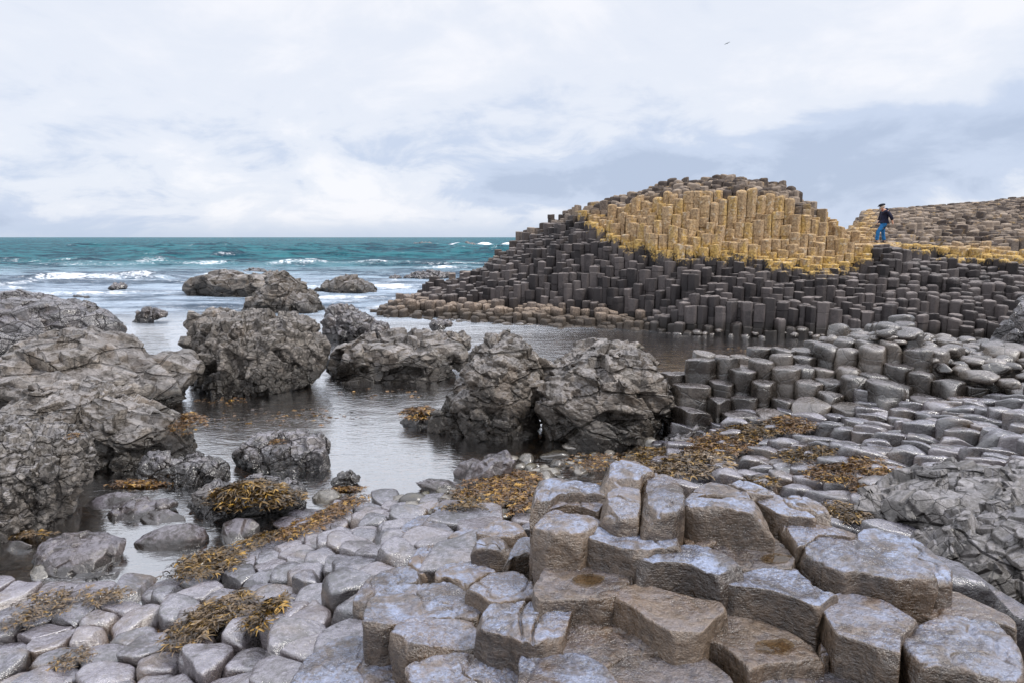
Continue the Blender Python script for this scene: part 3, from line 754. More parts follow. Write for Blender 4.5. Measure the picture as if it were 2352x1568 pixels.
print('hill columns', len(cols_))
import time; print("T p3", time.perf_counter())

# ------------------------------------------------------------------ 2. big foreground blocks, traced one by one
# outlines in the photograph's own pixels: crop id + crop px (3x enlargements); z = height of the top
CR = {'A': (850, 1144), 'B': (1634, 1144), 'C': (1280, 1090)}
def crop(cid, pts): ox, oy = CR[cid]; return [((x/3.+ox)*2352/2500., (y/3.+oy)*2352/2500.) for x, y in pts]
# (crop, z, depth, edge, dome, lump, label, points)
BL = [
 ('C', 1.90, .55, .045, .01, .02, 'brown-sided hexagonal block with a pale blue top, behind the long middle block', [(455,650),(515,575),(620,545),(800,545),(1040,568),(1125,630),(1165,722),(960,737),(850,768),(640,705),(500,672)]),
 ('C', 1.86, .5, .06, .03, .03, 'long worn block with a chipped left corner in the middle of the big blocks', [(835,800),(870,760),(960,735),(1120,722),(1380,735),(1500,800),(1600,895),(1490,925),(1430,950),(1200,862),(1000,850),(860,860)]),
 ('C', 1.80, .5, .025, -.02, .0, 'dished tile holding a small white puddle right of the long middle block', [(1335,700),(1440,670),(1600,670),(1770,648),(1850,680),(1930,760),(1995,830),(1980,885),(1700,885),(1600,895),(1510,800),(1430,750)]),
 ('C', 1.82, .5, .03, .0, .01, 'low grey tile tucked under the rough chipped block', [(1130,490),(1170,485),(1190,540),(1290,545),(1450,600),(1590,668),(1440,682),(1340,710),(1200,732),(1160,640),(1105,600)]),
 ('C', 2.00, .6, .09, .03, .05, 'rough chipped brown block with a blue-white top at the crest', [(1175,400),(1290,352),(1400,342),(1650,375),(1750,430),(1835,510),(1700,500),(1500,475),(1300,460),(1190,430)]),
 ('C', 2.02, .6, .10, .06, .05, 'rounded pitted block left of the deep cleft at the crest', [(545,440),(580,370),(640,310),(700,285),(830,285),(850,330),(850,440),(840,500),(700,500),(620,480)]),
 ('C', 2.04, .6, .11, .06, .08, 'rough block with a scooped corner right of the deep cleft at the crest', [(858,215),(960,192),(1080,205),(1140,270),(1175,370),(1170,430),(1100,490),(980,500),(862,495),(865,350)]),
 ('C', 2.06, .7, .12, .08, .05, 'tall peaked boulder-like block, highest on the crest, with a scooped left face', [(520,230),(600,150),(700,95),(800,90),(900,150),(960,190),(865,215),(840,282),(700,285),(600,305)]),
 ('C', 1.98, .6, .10, .05, .04, 'big rounded grey shoulder block at the left end of the crest', [(50,400),(110,252),(210,218),(450,240),(530,262),(610,310),(595,350),(400,342),(260,345),(160,400),(110,440),(60,440)]),
 ('C', 1.93, .55, .03, .0, .015, 'smooth blue-white slab between the left shoulder block and the cleft block', [(150,465),(260,350),(400,335),(600,352),(550,440),(545,470),(400,420),(280,420)]),
 ('C', 1.93, .65, .11, .07, .05, 'rounded lump with a flat dark facet and hairline crack, left of the hexagonal block', [(70,590),(150,480),(280,405),(400,400),(540,460),(575,545),(480,610),(410,650),(300,640),(170,640)]),
 ('C', 1.98, .6, .06, .02, .02, 'flat blue-white block behind the rough chipped block', [(1175,320),(1200,290),(1400,250),(1600,310),(1645,378),(1400,348),(1290,358),(1190,388)]),
 ('C', 1.98, .6, .06, .03, .03, 'pale low block at the back of the crest beside the seaweed', [(1460,250),(1560,235),(1700,265),(1835,335),(1690,348),(1650,372),(1600,305)]),
 ('C', 1.94, .5, .03, .0, .01, 'thin pale slab lying aslant at the top right of the crest', [(1660,370),(1730,338),(1860,348),(1930,420),(2100,475),(2130,512),(1850,478),(1760,425)]),
 ('C', 1.95, .7, .10, .05, .04, 'rounded brown hump with a dark end face beside the seaweed', [(1860,345),(1950,332),(2060,345),(2160,400),(2240,480),(2250,560),(2140,530),(2130,480),(1930,430)]),
 ('B', 1.88, .55, .03, .0, .01, 'blue-topped block with a dark wedge side left of the longest block', [(770,345),(1060,385),(1190,430),(1350,465),(1330,500),(1100,470),(1000,540),(930,540),(900,480),(820,410)]),
 ('B', 1.86, .6, .07, .02, .03, 'longest block with a brown front face, right of centre', [(975,610),(1010,540),(1080,485),(1250,478),(1350,505),(1490,590),(1660,660),(1840,690),(1920,760),(1945,815),(1800,805),(1650,800),(1400,750),(1290,760),(1120,680)]),
 ('B', 1.84, .6, .08, .04, .04, 'curved tan block wrapping the right end of the longest block', [(1340,490),(1420,440),(1520,430),(1700,470),(1850,530),(1980,620),(2065,720),(2065,800),(1950,800),(1840,730),(1700,670),(1560,620),(1440,560)]),
 ('B', 1.80, .6, .05, .0, .02, 'large five-sided block with a tall brown front face and a blue-white top', [(420,845),(530,770),(680,710),(930,712),(960,750),(1060,830),(1180,900),(1240,892),(1120,970),(1080,1000),(900,935),(700,880),(500,865)]),
 ('B', 1.76, .65, .05, .0, .02, 'large block with a dark tall face and notched front, right of the five-sided block', [(1110,970),(1180,920),(1280,875),(1480,920),(1660,970),(1830,1080),(1760,1150),(1695,1220),(1680,1345),(1600,1335),(1420,1255),(1230,1190),(1150,1060)]),
 ('B', 1.70, .5, .05, .0, .02, 'blue-topped block with a low tan front at the right edge', [(1670,965),(1850,885),(2150,920),(2351,1000),(2500,1080),(2540,1180),(2351,1125),(2040,1090),(1870,1045)]),
 ('B', 1.72, .7, .12, .02, .04, 'largest block, rounded at its left end, in the bottom right corner', [(1690,1220),(1720,1160),(1850,1090),(2100,1082),(2400,1120),(2560,1300),(2640,1600),(2400,1560),(2200,1470),(2000,1440),(1800,1420)]),
 ('B', 1.64, .5, .045, -.01, .02, 'broad low tile with a pale puddle and curved front edge', [(185,1200),(290,1110),(380,1060),(470,1045),(700,1120),(900,1200),(1050,1290),(1110,1380),(1000,1398),(700,1425),(585,1480),(520,1400),(400,1290),(240,1220)]),
 ('B', 1.62, .5, .03, .0, .02, 'small chipped wedge of stone between two big blocks', [(1095,1280),(1130,1268),(1175,1375),(1140,1400),(1060,1385)]),
 ('B', 1.56, .5, .045, .0, .02, 'grey-brown tile cut by the bottom edge right of centre', [(620,1500),(680,1455),(760,1435),(1170,1420),(1400,1520),(1560,1620),(1560,1850),(540,1850),(570,1600)]),
 ('C', 1.74, .5, .035, -.035, .01, 'dished tile with an ochre pool of water in it', [(640,1095),(740,1040),(850,1000),(1000,1030),(1240,1100),(1430,1130),(1490,1200),(1380,1260),(1290,1330),(1230,1352),(1100,1355),(1000,1300),(800,1170),(720,1135)]),
 ('C', 1.74, .5, .03, -.02, .01, 'dished tile with a pale puddle left of the ochre pool', [(75,1020),(130,920),(200,800),(260,768),(400,790),(480,840),(700,920),(790,970),(740,1030),(625,1110),(350,1103),(90,1122)]),
 ('C', 1.60, .5, .02, -.01, .01, 'low sunken four-sided tile hemmed in by taller blocks', [(335,1190),(600,1175),(640,1240),(850,1400),(1030,1510),(900,1510),(740,1520),(640,1580),(500,1620),(265,1500)]),
 ('A', 1.68, .55, .05, .02, .03, 'pale block crossed by two open cracks with a blue upper half', [(930,1100),(1060,985),(1180,960),(1370,925),(1645,940),(1600,1130),(1570,1230),(1400,1260),(1240,1240),(1180,1200),(1050,1180)]),
 ('A', 1.58, .5, .06, .04, .02, 'domed blue-speckled stone above the cracked block', [(850,870),(1000,760),(1230,740),(1370,820),(1385,910),(1200,958),(1060,982),(960,920)]),
 ('A', 1.48, .55, .08, .01, .03, 'wide blue slab with a shallow pale hollow and a rough left face', [(150,930),(170,880),(350,830),(620,825),(720,800),(860,880),(1040,990),(920,1105),(500,1085),(400,1120),(250,1150),(120,1130)]),
 ('A', 1.50, .55, .10, .03, .04, 'worn blue-topped stone with a rounded brown shoulder, lower centre', [(310,1210),(380,1110),(500,1080),(900,1105),(960,1170),(1080,1230),(1190,1240),(1230,1290),(1000,1335),(740,1345),(560,1320),(430,1300)]),
 ('A', 1.50, .6, .07, .03, .04, 'mottled blue and tan block with dark cracks at the bottom centre', [(430,1450),(540,1345),(700,1330),(1000,1330),(1200,1280),(1250,1300),(1268,1400),(1270,1640),(1200,1800),(700,1800),(520,1600)]),
 ('A', 1.60, .5, .035, .01, .01, 'smooth pale blue tile at the bottom edge left of centre', [(1280,1350),(1500,1345),(1690,1350),(1880,1440),(1980,1568),(2040,1800),(1240,1800)]),
 ('B', 1.58, .5, .05, .01, .02, 'grey tile with a fine curved crack at the bottom edge', [(-470,1430),(-400,1330),(-100,1350),(60,1300),(150,1300),(320,1420),(440,1540),(520,1800),(-330,1800),(-380,1600)]),
 ('A', 1.25, .55, .09, .03, .04, 'broad worn stone with a bluish top at the bottom, left of the mottled block', [(-340,1420),(-250,1280),(0,1205),(80,1205),(270,1260),(400,1380),(425,1500),(400,1640),(200,1800),(-260,1800),(-420,1560)]),
 ('A', 1.25, .5, .08, .03, .03, 'squat stone with wavy grain on its front, left of the crest', [(890,570),(950,515),(1100,500),(1200,540),(1190,600),(1000,585)]),
 ('A', 1.48, .5, .08, .04, .04, 'sloping blue-grey stone leaning below the rounded lump', [(1150,700),(1180,620),(1240,520),(1340,450),(1410,540),(1480,630),(1350,620),(1220,640)]),
 ('A', 1.38, .45, .07, .03, .02, 'small dark-fronted stone below the sloping one', [(1185,670),(1250,612),(1370,610),(1485,660),(1440,720),(1250,715)]),
 ('A', .92, .45, .07, .03, .03, 'rounded grey stone with a rough dark front left of the squat one', [(720,500),(860,410),(970,418),(935,500),(880,540),(760,560)]),
 ('A', 1.05, .45, .07, .03, .03, 'two-humped stone behind the squat one', [(940,450),(1090,370),(1270,400),(1330,440),(1200,500),(1060,505),(960,495)]),
 ('A', .66, .45, .08, .04, .03, 'round-backed stone with fine ridges at the pool side of the slope', [(390,410),(500,330),(620,340),(720,405),(650,455),(500,470),(400,450)]),
 ('A', .52, .45, .09, .06, .02, 'smooth domed lavender stone nearest the orange seaweed', [(610,300),(720,212),(850,220),(915,300),(820,350),(720,362),(640,345)]),
 ('A', 1.12, .45, .06, .02, .03, 'blue-grey slab with a pointed front between the wide slab and the squat stone', [(650,720),(760,670),(960,680),(1100,740),(1000,760),(860,860),(720,790),(650,800)]),
 ('A', .92, .5, .08, .03, .05, 'dark chipped stone with a gaping front left of the pointed slab', [(440,700),(510,570),(660,545),(760,590),(720,680),(640,740),(540,760)]),
 ('A', 1.10, .5, .08, .02, .03, 'long blue-grey stone with a pitted dark left end', [(40,950),(130,800),(290,720),(480,715),(540,810),(400,860),(210,910),(110,985)]),
]
BLOCK_POLYS = []
NB_TONE = random.Random(3)
def unproject(poly, z): return [tuple(at_z(u, v, z)[:2]) for u, v in poly]
for k, (cid, z, dep, er, dome, lump, lab, pts) in enumerate(BL):
    pp = crop(cid, pts); BLOCK_POLYS.append(pp)
    # close the small cracks a little: grow outline by a centimetre
    pl = np.array(unproject(pp, z)); c = pl.mean(0); pl = c+(pl-c)*1.045
    big = poly_area(pl) > .03
    V, F, Ft = stone(pl, z, dep, M=150 if big else 80, cut=.09, er=er*.22+.003, dome=dome*.25, seed=k+1, amp=.008, rings=26 if big else 14, side=22, rounds=1, shrink=1.0, lump=lump*.6, tilt=(0, 0) if 'puddle' in lab or 'pool of' in lab else (NB_TONE.uniform(-.04, .04), NB_TONE.uniform(-.03, .05)), flare=.0)
    V = chip(V, 5 if big else 4, .006, .028 if 'tile' not in lab else .014, k)
    # worn, chipped detail
    q = V*5.0+k*3.7; f1 = fbm(q, 5, .6); f2 = 1-np.abs(perlin(V*9+k)); 
    V[:, 2] += f1*.013-np.clip(f2-.82, 0, 1)*.05*(lump > .025)
    crk = np.abs(perlin(V*2.6+k*5.1)+.15*perlin(V*11))
    V[:, 2] -= np.exp(-(crk/.02)**2)*.014*(1 if k % 3 != 1 else 0)
    if 'cleft' in lab and False:
        c = V[:, :2].mean(0); dx = np.abs(V[:, 0]-c[0]-.02-.04*perlin(V*5)); V[:, 2] -= .12*np.exp(-(dx/.012)**2)
    if 'two open cracks' in lab:
        c = V[:, :2].mean(0)
        for s in (-.03, .035):
            dx = np.abs(V[:, 0]-c[0]-s-.05*perlin(V*4+s*50)-.15*(V[:, 1]-c[1])); V[:, 2] -= .025*np.exp(-(dx/.005)**2)
    brown_top = z < 1.83 and cid != 'A' and ('tile' in lab or 'low' in lab)
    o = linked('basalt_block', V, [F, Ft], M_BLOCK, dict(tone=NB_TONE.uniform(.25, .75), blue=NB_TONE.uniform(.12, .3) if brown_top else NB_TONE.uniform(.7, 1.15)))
    tag(o, lab, 'basalt block', 'big blocks of the foreground')

# puddles lying in the dished tiles
mp, g = new_mat('puddle_water')
bp = g.n('ShaderNodeBump', {'Strength': .15, 'Distance': .01, 'Height': g.noise(g.n('ShaderNodeNewGeometry').outputs['Position'], 18, 3)})
g.n('ShaderNodeOutputMaterial', {0: g.n('ShaderNodeMixShader', {0: g.n('ShaderNodeFresnel', {0: 1.5, 'Normal': bp.outputs[0]}).outputs[0], 1: g.n('ShaderNodeBsdfTransparent', {0: (.75, .62, .42, 1)}).outputs[0], 2: g.n('ShaderNodeBsdfGlossy', {0: (1, 1, 1, 1), 1: .02, 'Normal': bp.outputs[0]}).outputs[0]}).outputs[0]})

def flipf(P):
    a = P[:, 0]; b = P[:, 1]; return (a*np.roll(b, -1)-np.roll(a, -1)*b).sum() > 0
def puddle(cid, cx, cy, rx, ry, z, label, seed):
    th = np.linspace(0, 2*math.pi, 48, endpoint=False)
    w = 1+.28*perlin(np.stack([np.cos(th)*1.3+seed, np.sin(th)*1.3, th*0], 1))+.12*perlin(np.stack([np.cos(th)*4+seed, np.sin(th)*4, th*0], 1))
    P = np.array([at_z(u, v, z) for u, v in crop(cid, np.stack([cx+rx*w*np.cos(th), cy+ry*w*np.sin(th)], 1))])
    c = P.mean(0); V = np.vstack([P, c]); j = np.arange(48)
    F = np.stack([(j+1) % 48, j, np.full(48, 48)], 1)[:, ::(-1 if flipf(P) else 1)]
    o = linked('puddle', V, F, mp); tag(o, label, 'puddle', None, 'thing')
puddle('C', 1850, 812, 110, 34, 1.806, 'small white-reflecting puddle in the dished tile right of the long middle block', 1)
puddle('C', 470, 965, 110, 40, 1.752, 'small pale puddle on the dished tile left of the ochre pool', 2)
puddle('C', 1100, 1175, 175, 85, 1.722, 'ochre-tinted puddle in the dished tile between the long middle block and the large five-sided block', 3)
puddle('B', 770, 1290, 150, 45, 1.652, 'long pale puddle on the broad low tile', 4)
if 0: puddle('A', 840, 1010, 120, 45, 1.497, 'shallow milky puddle in the hollow of the wide blue slab', 5)

# ------------------------------------------------------------------ 3. rounded paving stones (left and centre), shingled stones (right)
def covered(u, v):
    r = np.zeros(np.shape(u), bool)
    for p in BLOCK_POLYS:
        r |= in_poly(u, v, p)
    return r
MOUND = [(1215, 1200), (1215, 1090), (1330, 1050), (1500, 1070), (1800, 1150), (1990, 1210), (2210, 1320), (2420, 1480), (2420, 1800), (560, 1800), (560, 1568), (840, 1420), (850, 1330), (900, 1280), (1010, 1230)]
ZB = [(-150, 1362), (0, 1355), (130, 1358), (280, 1352), (400, 1340), (520, 1285), (640, 1225), (700, 1190), (860, 1150), (990, 1150), (1060, 1175), (1230, 1180), (1230, 1090), (1400, 1040), (1500, 1060), (1900, 1180), (2420, 1200), (3000, 1200), (3000, 1900), (-400, 1900), (-400, 1352)]
MOUND = [(700, 1900), (700, 1480), (790, 1455), (860, 1400), (890, 1340), (1000, 1290), (1080, 1240), (1100, 1190), (1190, 1165), (1215, 1180), (1215, 1090), (1400, 1040), (1500, 1060), (1840, 1140), (1990, 1210), (2200, 1300), (2420, 1330), (2640, 1330), (2640, 1900)]
def keepB(x, y):
    z, t, u = h_near(x, y); uu, v = proj(x, y, z)
    return in_poly(uu, v, ZB) & ~covered(uu, v) & ~in_poly(uu, v, MOUND) & (t < 5.3) & (y > 1.6)
def keepC(x, y):
    z, t, u = h_near(x, y); uu, v = proj(x, y, z)
    return (t >= 4.9) & (t < 8.15) & (uu > 1250) & (uu < 2950) & (y > 4.4) & ~((uu < 1560) & (v < 1085)) & ~((uu < 1480) & (v > 1085) & (y > 7.4)) & (x > .45) & ~((x > 3.0-.02) & (y < 5.7) & (uu > 1960) & (v > 1120))
def keepD(x, y):
    z, t, u = h_near(x, y); uu, v = proj(x, y, z)
    return (t >= 8.0) & (t < 10.75) & ((uu > 1600) | ((y > 12.4) & (uu > 1545))) & (uu < 2850)
allp = []
def build_zone(zone, keep, box, pitch, jit, sx, sy, ang):
    a, Mm = hexseeds(*box, pitch, jit, keep, sx, sy, ang)
    cells = voronoi([tuple(s) for s in a], pitch)
    w = a @ Mm.T
    z, t, u = h_near(w[:, 0], w[:, 1])
    for i, (poly, nb) in enumerate(cells):
        if len(poly) < 4: continue
        pl = np.array(poly) @ Mm.T
        allp.append(dict(zone=zone, poly=pl, c=w[i], z=z[i], t=t[i], u=u[i]))
build_zone('B', keepB, (-5.5, 6.2, 1.6, 9.5), .36, .19, 1.0, 1.0, .1)
build_zone('C', keepC, (.4, 14, 4.3, 11.8), .31, .17, 1.65, .74, -.32)
build_zone('D', keepD, (2.0, 15, 9.8, 14.3), .41, .12, 1.0, 1.0, .2)
rr = random.Random(5)
def psize(c):
    uu, v = proj(c['c'][0], c['c'][1], c['z']); dep = c['c'][1]
    if not (-40 < uu < 2400) or v > 1640: return 0
    return math.sqrt(poly_area(c['poly']))/dep**1.5
ordp = sorted([i for i, c in enumerate(allp) if c['zone'] in 'BC'], key=lambda i: -psize(allp[i]))
indp = set(ordp[:300])
ordd = sorted([i for i, c in enumerate(allp) if c['zone'] == 'D'], key=lambda i: -psize(allp[i]))
indd = set(ordd[:118])
rest = {'B': [], 'C': [], 'D': []}
for i, c in enumerate(allp):
    zn = c['zone']; d = c['c'][1]
    uu, v = proj(c['c'][0], c['c'][1], c['z'])
    M = int(np.clip(240/d, 20, 64))
    if zn == 'B':
        low = sstep((d-3.5)/2)       # flatter, smoother stones towards the pool
        z = c['z']+rr.gauss(0, .03*(1-low)+.018)
        pr = stone(c['poly'], z, .45, M, er=rr.uniform(.018, .045), dome=rr.uniform(.0, .02)+.012*rr.random()*low, tilt=(rr.gauss(-.03, .10), rr.gauss(0, .10)), seed=i, amp=.012, rings=10, side=4, rounds=1, shrink=rr.uniform(.93, .985), lump=.018+.02*rr.random(), cut=rr.uniform(.08, .18))
        mat = M_PAVE
        wh = 'at the bottom left' if uu < 500 and v > 1400 else 'along the water edge of the pool' if uu < 800 and v < 1420 else 'on the slope rising to the big blocks' if uu < 1250 else 'between the big foreground blocks'
        lab = 'smooth wet lavender-grey paving stone '+wh; grp = 'rounded paving stones '+wh; cat = 'paving stone'
    elif zn == 'C':
        z = c['z']+rr.gauss(0, .045)
        pr = stone(c['poly'], z, .5, M, er=rr.uniform(.018, .042), dome=rr.uniform(.01, .035), tilt=(rr.gauss(-.10, .08), rr.gauss(-.05, .10)), seed=i, amp=.012, rings=7, side=4, rounds=1, shrink=rr.uniform(.93, .985), lump=.03, cut=.15)
        mat = M_PAVE
        wh = 'behind the big blocks among the seaweed' if uu < 1900 else 'in the right-hand slope below the stepped columns'
        lab = 'long wet grey shingled stone '+wh; grp = 'shingled stones '+wh; cat = 'paving stone'
    else:
        z = c['z']+rr.choice((-.30, -.15, -.08, 0, 0, .05, .12, .22))*.8+rr.gauss(0, .03)
        jn = []; q = rr.uniform(.2, .4)
        while q < 1.3: jn.append(q); q += rr.uniform(.22, .42)
        rnd = uu > 1900
        pr = stone(c['poly'], z, 1.5, M, er=rr.uniform(.012, .035) if not rnd else rr.uniform(.02, .06), dome=rr.uniform(0, .02) if not rnd else rr.uniform(.0, .05), tilt=(rr.gauss(-.03, .06), rr.gauss(0, .05)), seed=i, amp=.014, rings=6, side=5, rounds=1, shrink=.985, joints=jn, lump=.01 if not rnd else .03, cut=.11)
        mat = M_STEP
        wh = 'facing the pool beside the right boulder' if uu < 1850 else 'at the top of the right-hand steps' if uu < 2130 else 'near the right edge'
        lab = 'short jointed grey column '+wh; grp = 'stepped columns '+wh; cat = 'basalt column'
    tn = min(1, max(0, rr.gauss(.5 if zn == 'B' else .36, .26)))
    pa = [(*pr, dict(tone=tn, lich=-5., crown=0., brown=0.))]
    chip(pa[0][0], 2, .004, .016 if zn != 'D' else .022, i)
    if i in indp or i in indd:
        V, F, at = merge(pa)
        o = linked('paving_stone' if zn != 'D' else 'basalt_column', V, F, mat, at); tag(o, lab, cat, grp, 'thing')
    else: rest[zn] += pa
print('paving', {z: sum(1 for c in allp if c['zone'] == z) for z in 'BCD'})
for zn, (nm, lab, mat) in {'B': ('paving_stones', 'low rounded stones filling in between the larger paving stones by the pool', M_PAVE), 'C': ('shingled_stones', 'wet shingled stones covering the slope below the stepped columns', M_PAVE), 'D': ('stepped_columns', 'jointed column stumps at the back of the right-hand steps', M_STEP)}.items():
    if rest[zn]:
        V, F, at = merge(rest[zn]); o = obj(nm, mesh(nm, V, F, mat, at)); tag(o, lab, 'stones', None, 'stuff')
import time; print("T p4", time.perf_counter())

# ------------------------------------------------------------------ 4. boulders: real solids whose outline, size and distance follow the photo
from mathutils.kdtree import KDTree
def nearest2(P, Q):
    kd = KDTree(len(Q))
    for i, q in enumerate(Q.tolist()): kd.insert(q, i)
    kd.balance(); fn = kd.find_n
    i1 = np.empty(len(P), int); d1 = np.empty(len(P)); d2 = np.empty(len(P))
    for i, p in enumerate(P.tolist()):
        a, b = fn(p, 2); i1[i] = a[1]; d1[i] = a[2]; d2[i] = b[2]
    return i1, d1, d2
def vnormals(V, nr, nc):
    G_ = V[:nr*nc].reshape(nr, nc, 3)
    du = np.roll(G_, -1, 1)-np.roll(G_, 1, 1)
    dv = np.empty_like(G_); dv[1:-1] = G_[2:]-G_[:-2]; dv[0] = G_[1]-G_[0]; dv[-1] = G_[-1]-G_[-2]
    n = np.cross(du, dv).reshape(-1, 3); n /= np.linalg.norm(n, axis=1)[:, None]+1e-9
    return n
def facets(V, N, size, amp, tiltn, groove, gw, seed, aniso=None, rs=None):
    """break a surface into flat plates with steps and dark joints between them"""
    r = np.random.default_rng(seed)
    A = np.eye(3) if aniso is None else aniso
    ext = np.ptp(V, axis=0); area = 2.2*(ext[0]*ext[1]+ext[1]*ext[2]+ext[0]*ext[2])
    K = int(np.clip(area/size**2, 12, 2600))
    # area-uniform seeds: voxel thinning of a random draw
    idx = r.permutation(len(V)); key = np.floor((V[idx]@A.T+r.uniform(0, 1, 3)*size)/(size*.92)).astype(int)
    _, fi = np.unique(key, axis=0, return_index=True); si = idx[fi]
    Q = V[si]+r.normal(size=(len(si), 3))*size*.1
    i1, d1, d2 = nearest2((V+.10*size*np.stack([perlin(V/size*1.3+k*9) for k in range(3)], 1))@A.T, Q@A.T)
    nn = N[si]+r.normal(size=(len(si), 3))*tiltn; nn /= np.linalg.norm(nn, axis=1)[:, None]
    off = r.normal(size=len(si))*amp
    C = V[si]+nn*off[:, None]
    den = np.maximum((N*nn[i1]).sum(1), .6)
    t = ((C[i1]-V)*nn[i1]).sum(1)/den
    t = np.clip(t, -2.2*amp-.10*size, 2.2*amp+.10*size)
    f = (d2-d1)
    t = t-groove*np.exp(-(f/gw)**2)
    return V+N*t[:, None], r.uniform(0, 1, len(si))[i1]
def boulder(name, outline, d, thick, mat, label, cat='boulder', size=.2, amp=.02, tiltn=.3, groove=.02, seed=1, lean=(0, 1.0), chunks=8, power=.75, group=None, sink=.25, res=1.0, second=True, layer=None, smooth_only=False, noise=.02):
    """outline: disp px silhouette (any order around); d: distance of its mid plane"""
    P = np.array([at_d(u, v, d) for u, v in outline]); xz = P[:, [0, 2]]
    c = np.array([(xz[:, 0].min()+xz[:, 0].max())/2, xz[:, 1].min()*.45+xz[:, 1].max()*.55])
    lo = xz[:, 1] < xz[:, 1].min()+.18*np.ptp(xz[:, 1]); xz[lo, 1] -= sink
    ang = np.arctan2(xz[:, 1]-c[1], xz[:, 0]-c[0])
    w = np.ptp(xz[:, 0]); hgt = np.ptp(xz[:, 1])
    pxw = w/d*683
    nc = int(np.clip(pxw*2.6*res, 60, 520)); nr = int(np.clip(pxw*1.3*res, 36, 240))
    th = np.linspace(-math.pi, math.pi, nc, endpoint=False)
    # ray cast radius
    seg = np.vstack([xz, xz[:1]]); rad = np.zeros(nc)
    for k, t in enumerate(th):
        dx, dy = math.cos(t), math.sin(t); best = 0
        for (ax, ay), (bx, by) in zip(seg[:-1], seg[1:]):
            ax_, ay_, bx_, by_ = ax-c[0], ay-c[1], bx-c[0], by-c[1]
            ex, ey = bx_-ax_, by_-ay_; det = dx*(-ey)+dy*ex
            if abs(det) < 1e-9: continue
            s = (ax_*(-ey)+ay_*ex)/det; q = (dx*ay_-dy*ax_)/det
            if s > 0 and -1e-6 <= q <= 1+1e-6: best = max(best, s)
        rad[k] = best
    rad[rad == 0] = np.median(rad)
    kw = max(1, nc//90); ker = np.hanning(2*kw+3)[1:-1]; ker /= ker.sum()
    rad = np.convolve(np.concatenate([rad[-kw-2:], rad, rad[:kw+2]]), ker, 'same')[kw+2:-kw-2]
    phi = np.linspace(-88.5, 88.5, nr)*math.pi/180
    cp = np.abs(np.cos(phi))**power
    X_ = c[0]+cp[:, None]*rad[None]*np.cos(th)[None]; Z_ = c[1]+cp[:, None]*rad[None]*np.sin(th)[None]
    Y_ = d+thick*np.sin(phi)[:, None]+0*X_
    # upper part leans back so the top catches the sky
    zr = (Z_-c[1])/hgt
    Y_ = Y_+np.clip(zr, -.5, .6)*thick*lean[1]*.75+((X_-c[0])/w)*thick*lean[0]
    V = np.stack([X_, Y_, Z_], -1).reshape(-1, 3)
    r = np.random.default_rng(seed)
    C0 = np.array([c[0], d, c[1]]); half = np.array([w/2, thick, hgt/2])
    if noise: 
        N = vnormals(V, nr, nc); sg = np.sign(((V-C0)*N).sum()); N *= sg
        V = V+N*(fbm(V/max(w, .2)*2.2+seed*3, 3)*noise*w)[:, None]
    for _ in range(chunks):        # big flat cuts
        n = r.normal(size=3); n[2] = abs(n[2])*.7; n /= np.linalg.norm(n)
        ext = np.abs(n*half).sum()*.0+math.sqrt(((n*half)**2).sum()); k = ext*r.uniform(.74, .93)
        q = (V-C0)@n-k; m_ = q > 0
        V[m_] -= n*(q[m_]*.85)[:, None]
    # fit: the solid, seen from the path, has to fill the outline's box and meet the water where it does
    uo = [p[0] for p in outline]; vo = [p[1] for p in outline]; wet = d > 6.5 and 'outcrop' not in name and sink > .05
    spx = sink*1568/d
    op = np.array([(p[0], p[1]+(spx if p[1] > max(vo)-.18*(max(vo)-min(vo)) else 0)) for p in outline], float)
    uc, vc = (min(uo)+max(uo))/2, (min(vo)+max(vo)+spx)/2
    NB = 96; bins = np.linspace(-math.pi, math.pi, NB, endpoint=False); des = np.zeros(NB)
    for k, t in enumerate(bins):
        dx, dy = math.cos(t), math.sin(t)
        for (ax, ay), (bx, by) in zip(op, np.roll(op, -1, 0)):
            ax, ay, bx, by = ax-uc, ay-vc, bx-uc, by-vc; ex, ey = bx-ax, by-ay; det = dx*(-ey)+dy*ex
            if abs(det) < 1e-9: continue
            q0 = (ax*(-ey)+ay*ex)/det; q1 = (dx*ay-dy*ax)/det
            if q0 > 0 and -1e-6 <= q1 <= 1+1e-6: des[k] = max(des[k], q0)
    des[des == 0] = np.median(des)
    Rt = np.array([1., 0, 0]); Up = np.array([0, 0, 1.])
    for _ in range(9):
        uu, v_ = proj(V[:, 0], V[:, 1], V[:, 2]); du, dv = uu-uc, v_-vc
        a_ = np.arctan2(dv, du); r_ = np.hypot(du, dv); bi = np.round((a_+math.pi)/(2*math.pi)*NB).astype(int) % NB
        act = np.zeros(NB); np.maximum.at(act, bi, r_); act = np.maximum(act, 1.0)
        ra = des/act; ra = (np.roll(ra, 1)+ra*2+np.roll(ra, -1))/4; ra = np.clip(ra, .75, 1.25)
        f_ = np.interp((a_+math.pi)/(2*math.pi)*NB, np.arange(NB+1), np.append(ra, ra[0]))
        sc_ = 1+(f_-1)*.85*np.clip(r_/(act[bi]), 0, 1)
        P0 = np.stack([H*0+(uc-1176)/1568*(V[:, 1]*CP-(V[:, 2]-H)*SP), V[:, 2]], 1)
        dep_ = V[:, 1]*CP-(V[:, 2]-H)*SP
        V[:, 0] += du*(sc_-1)*dep_/1568; V[:, 2] -= dv*(sc_-1)*dep_/1568
        if wet and _ in (2, 5):
            vis = V[:, 2] > -.02
            if vis.sum() > 20: vb = v_[vis].max(); dd_ = H/T(min(vb, 2000))-H/T(max(vo)); V[:, 1] -= np.clip(dd_*.8, -.06*d, .06*d)
    C0 = (V.max(0)+V.min(0))/2
    Vs_ = V.reshape(nr, nc, 3).copy()
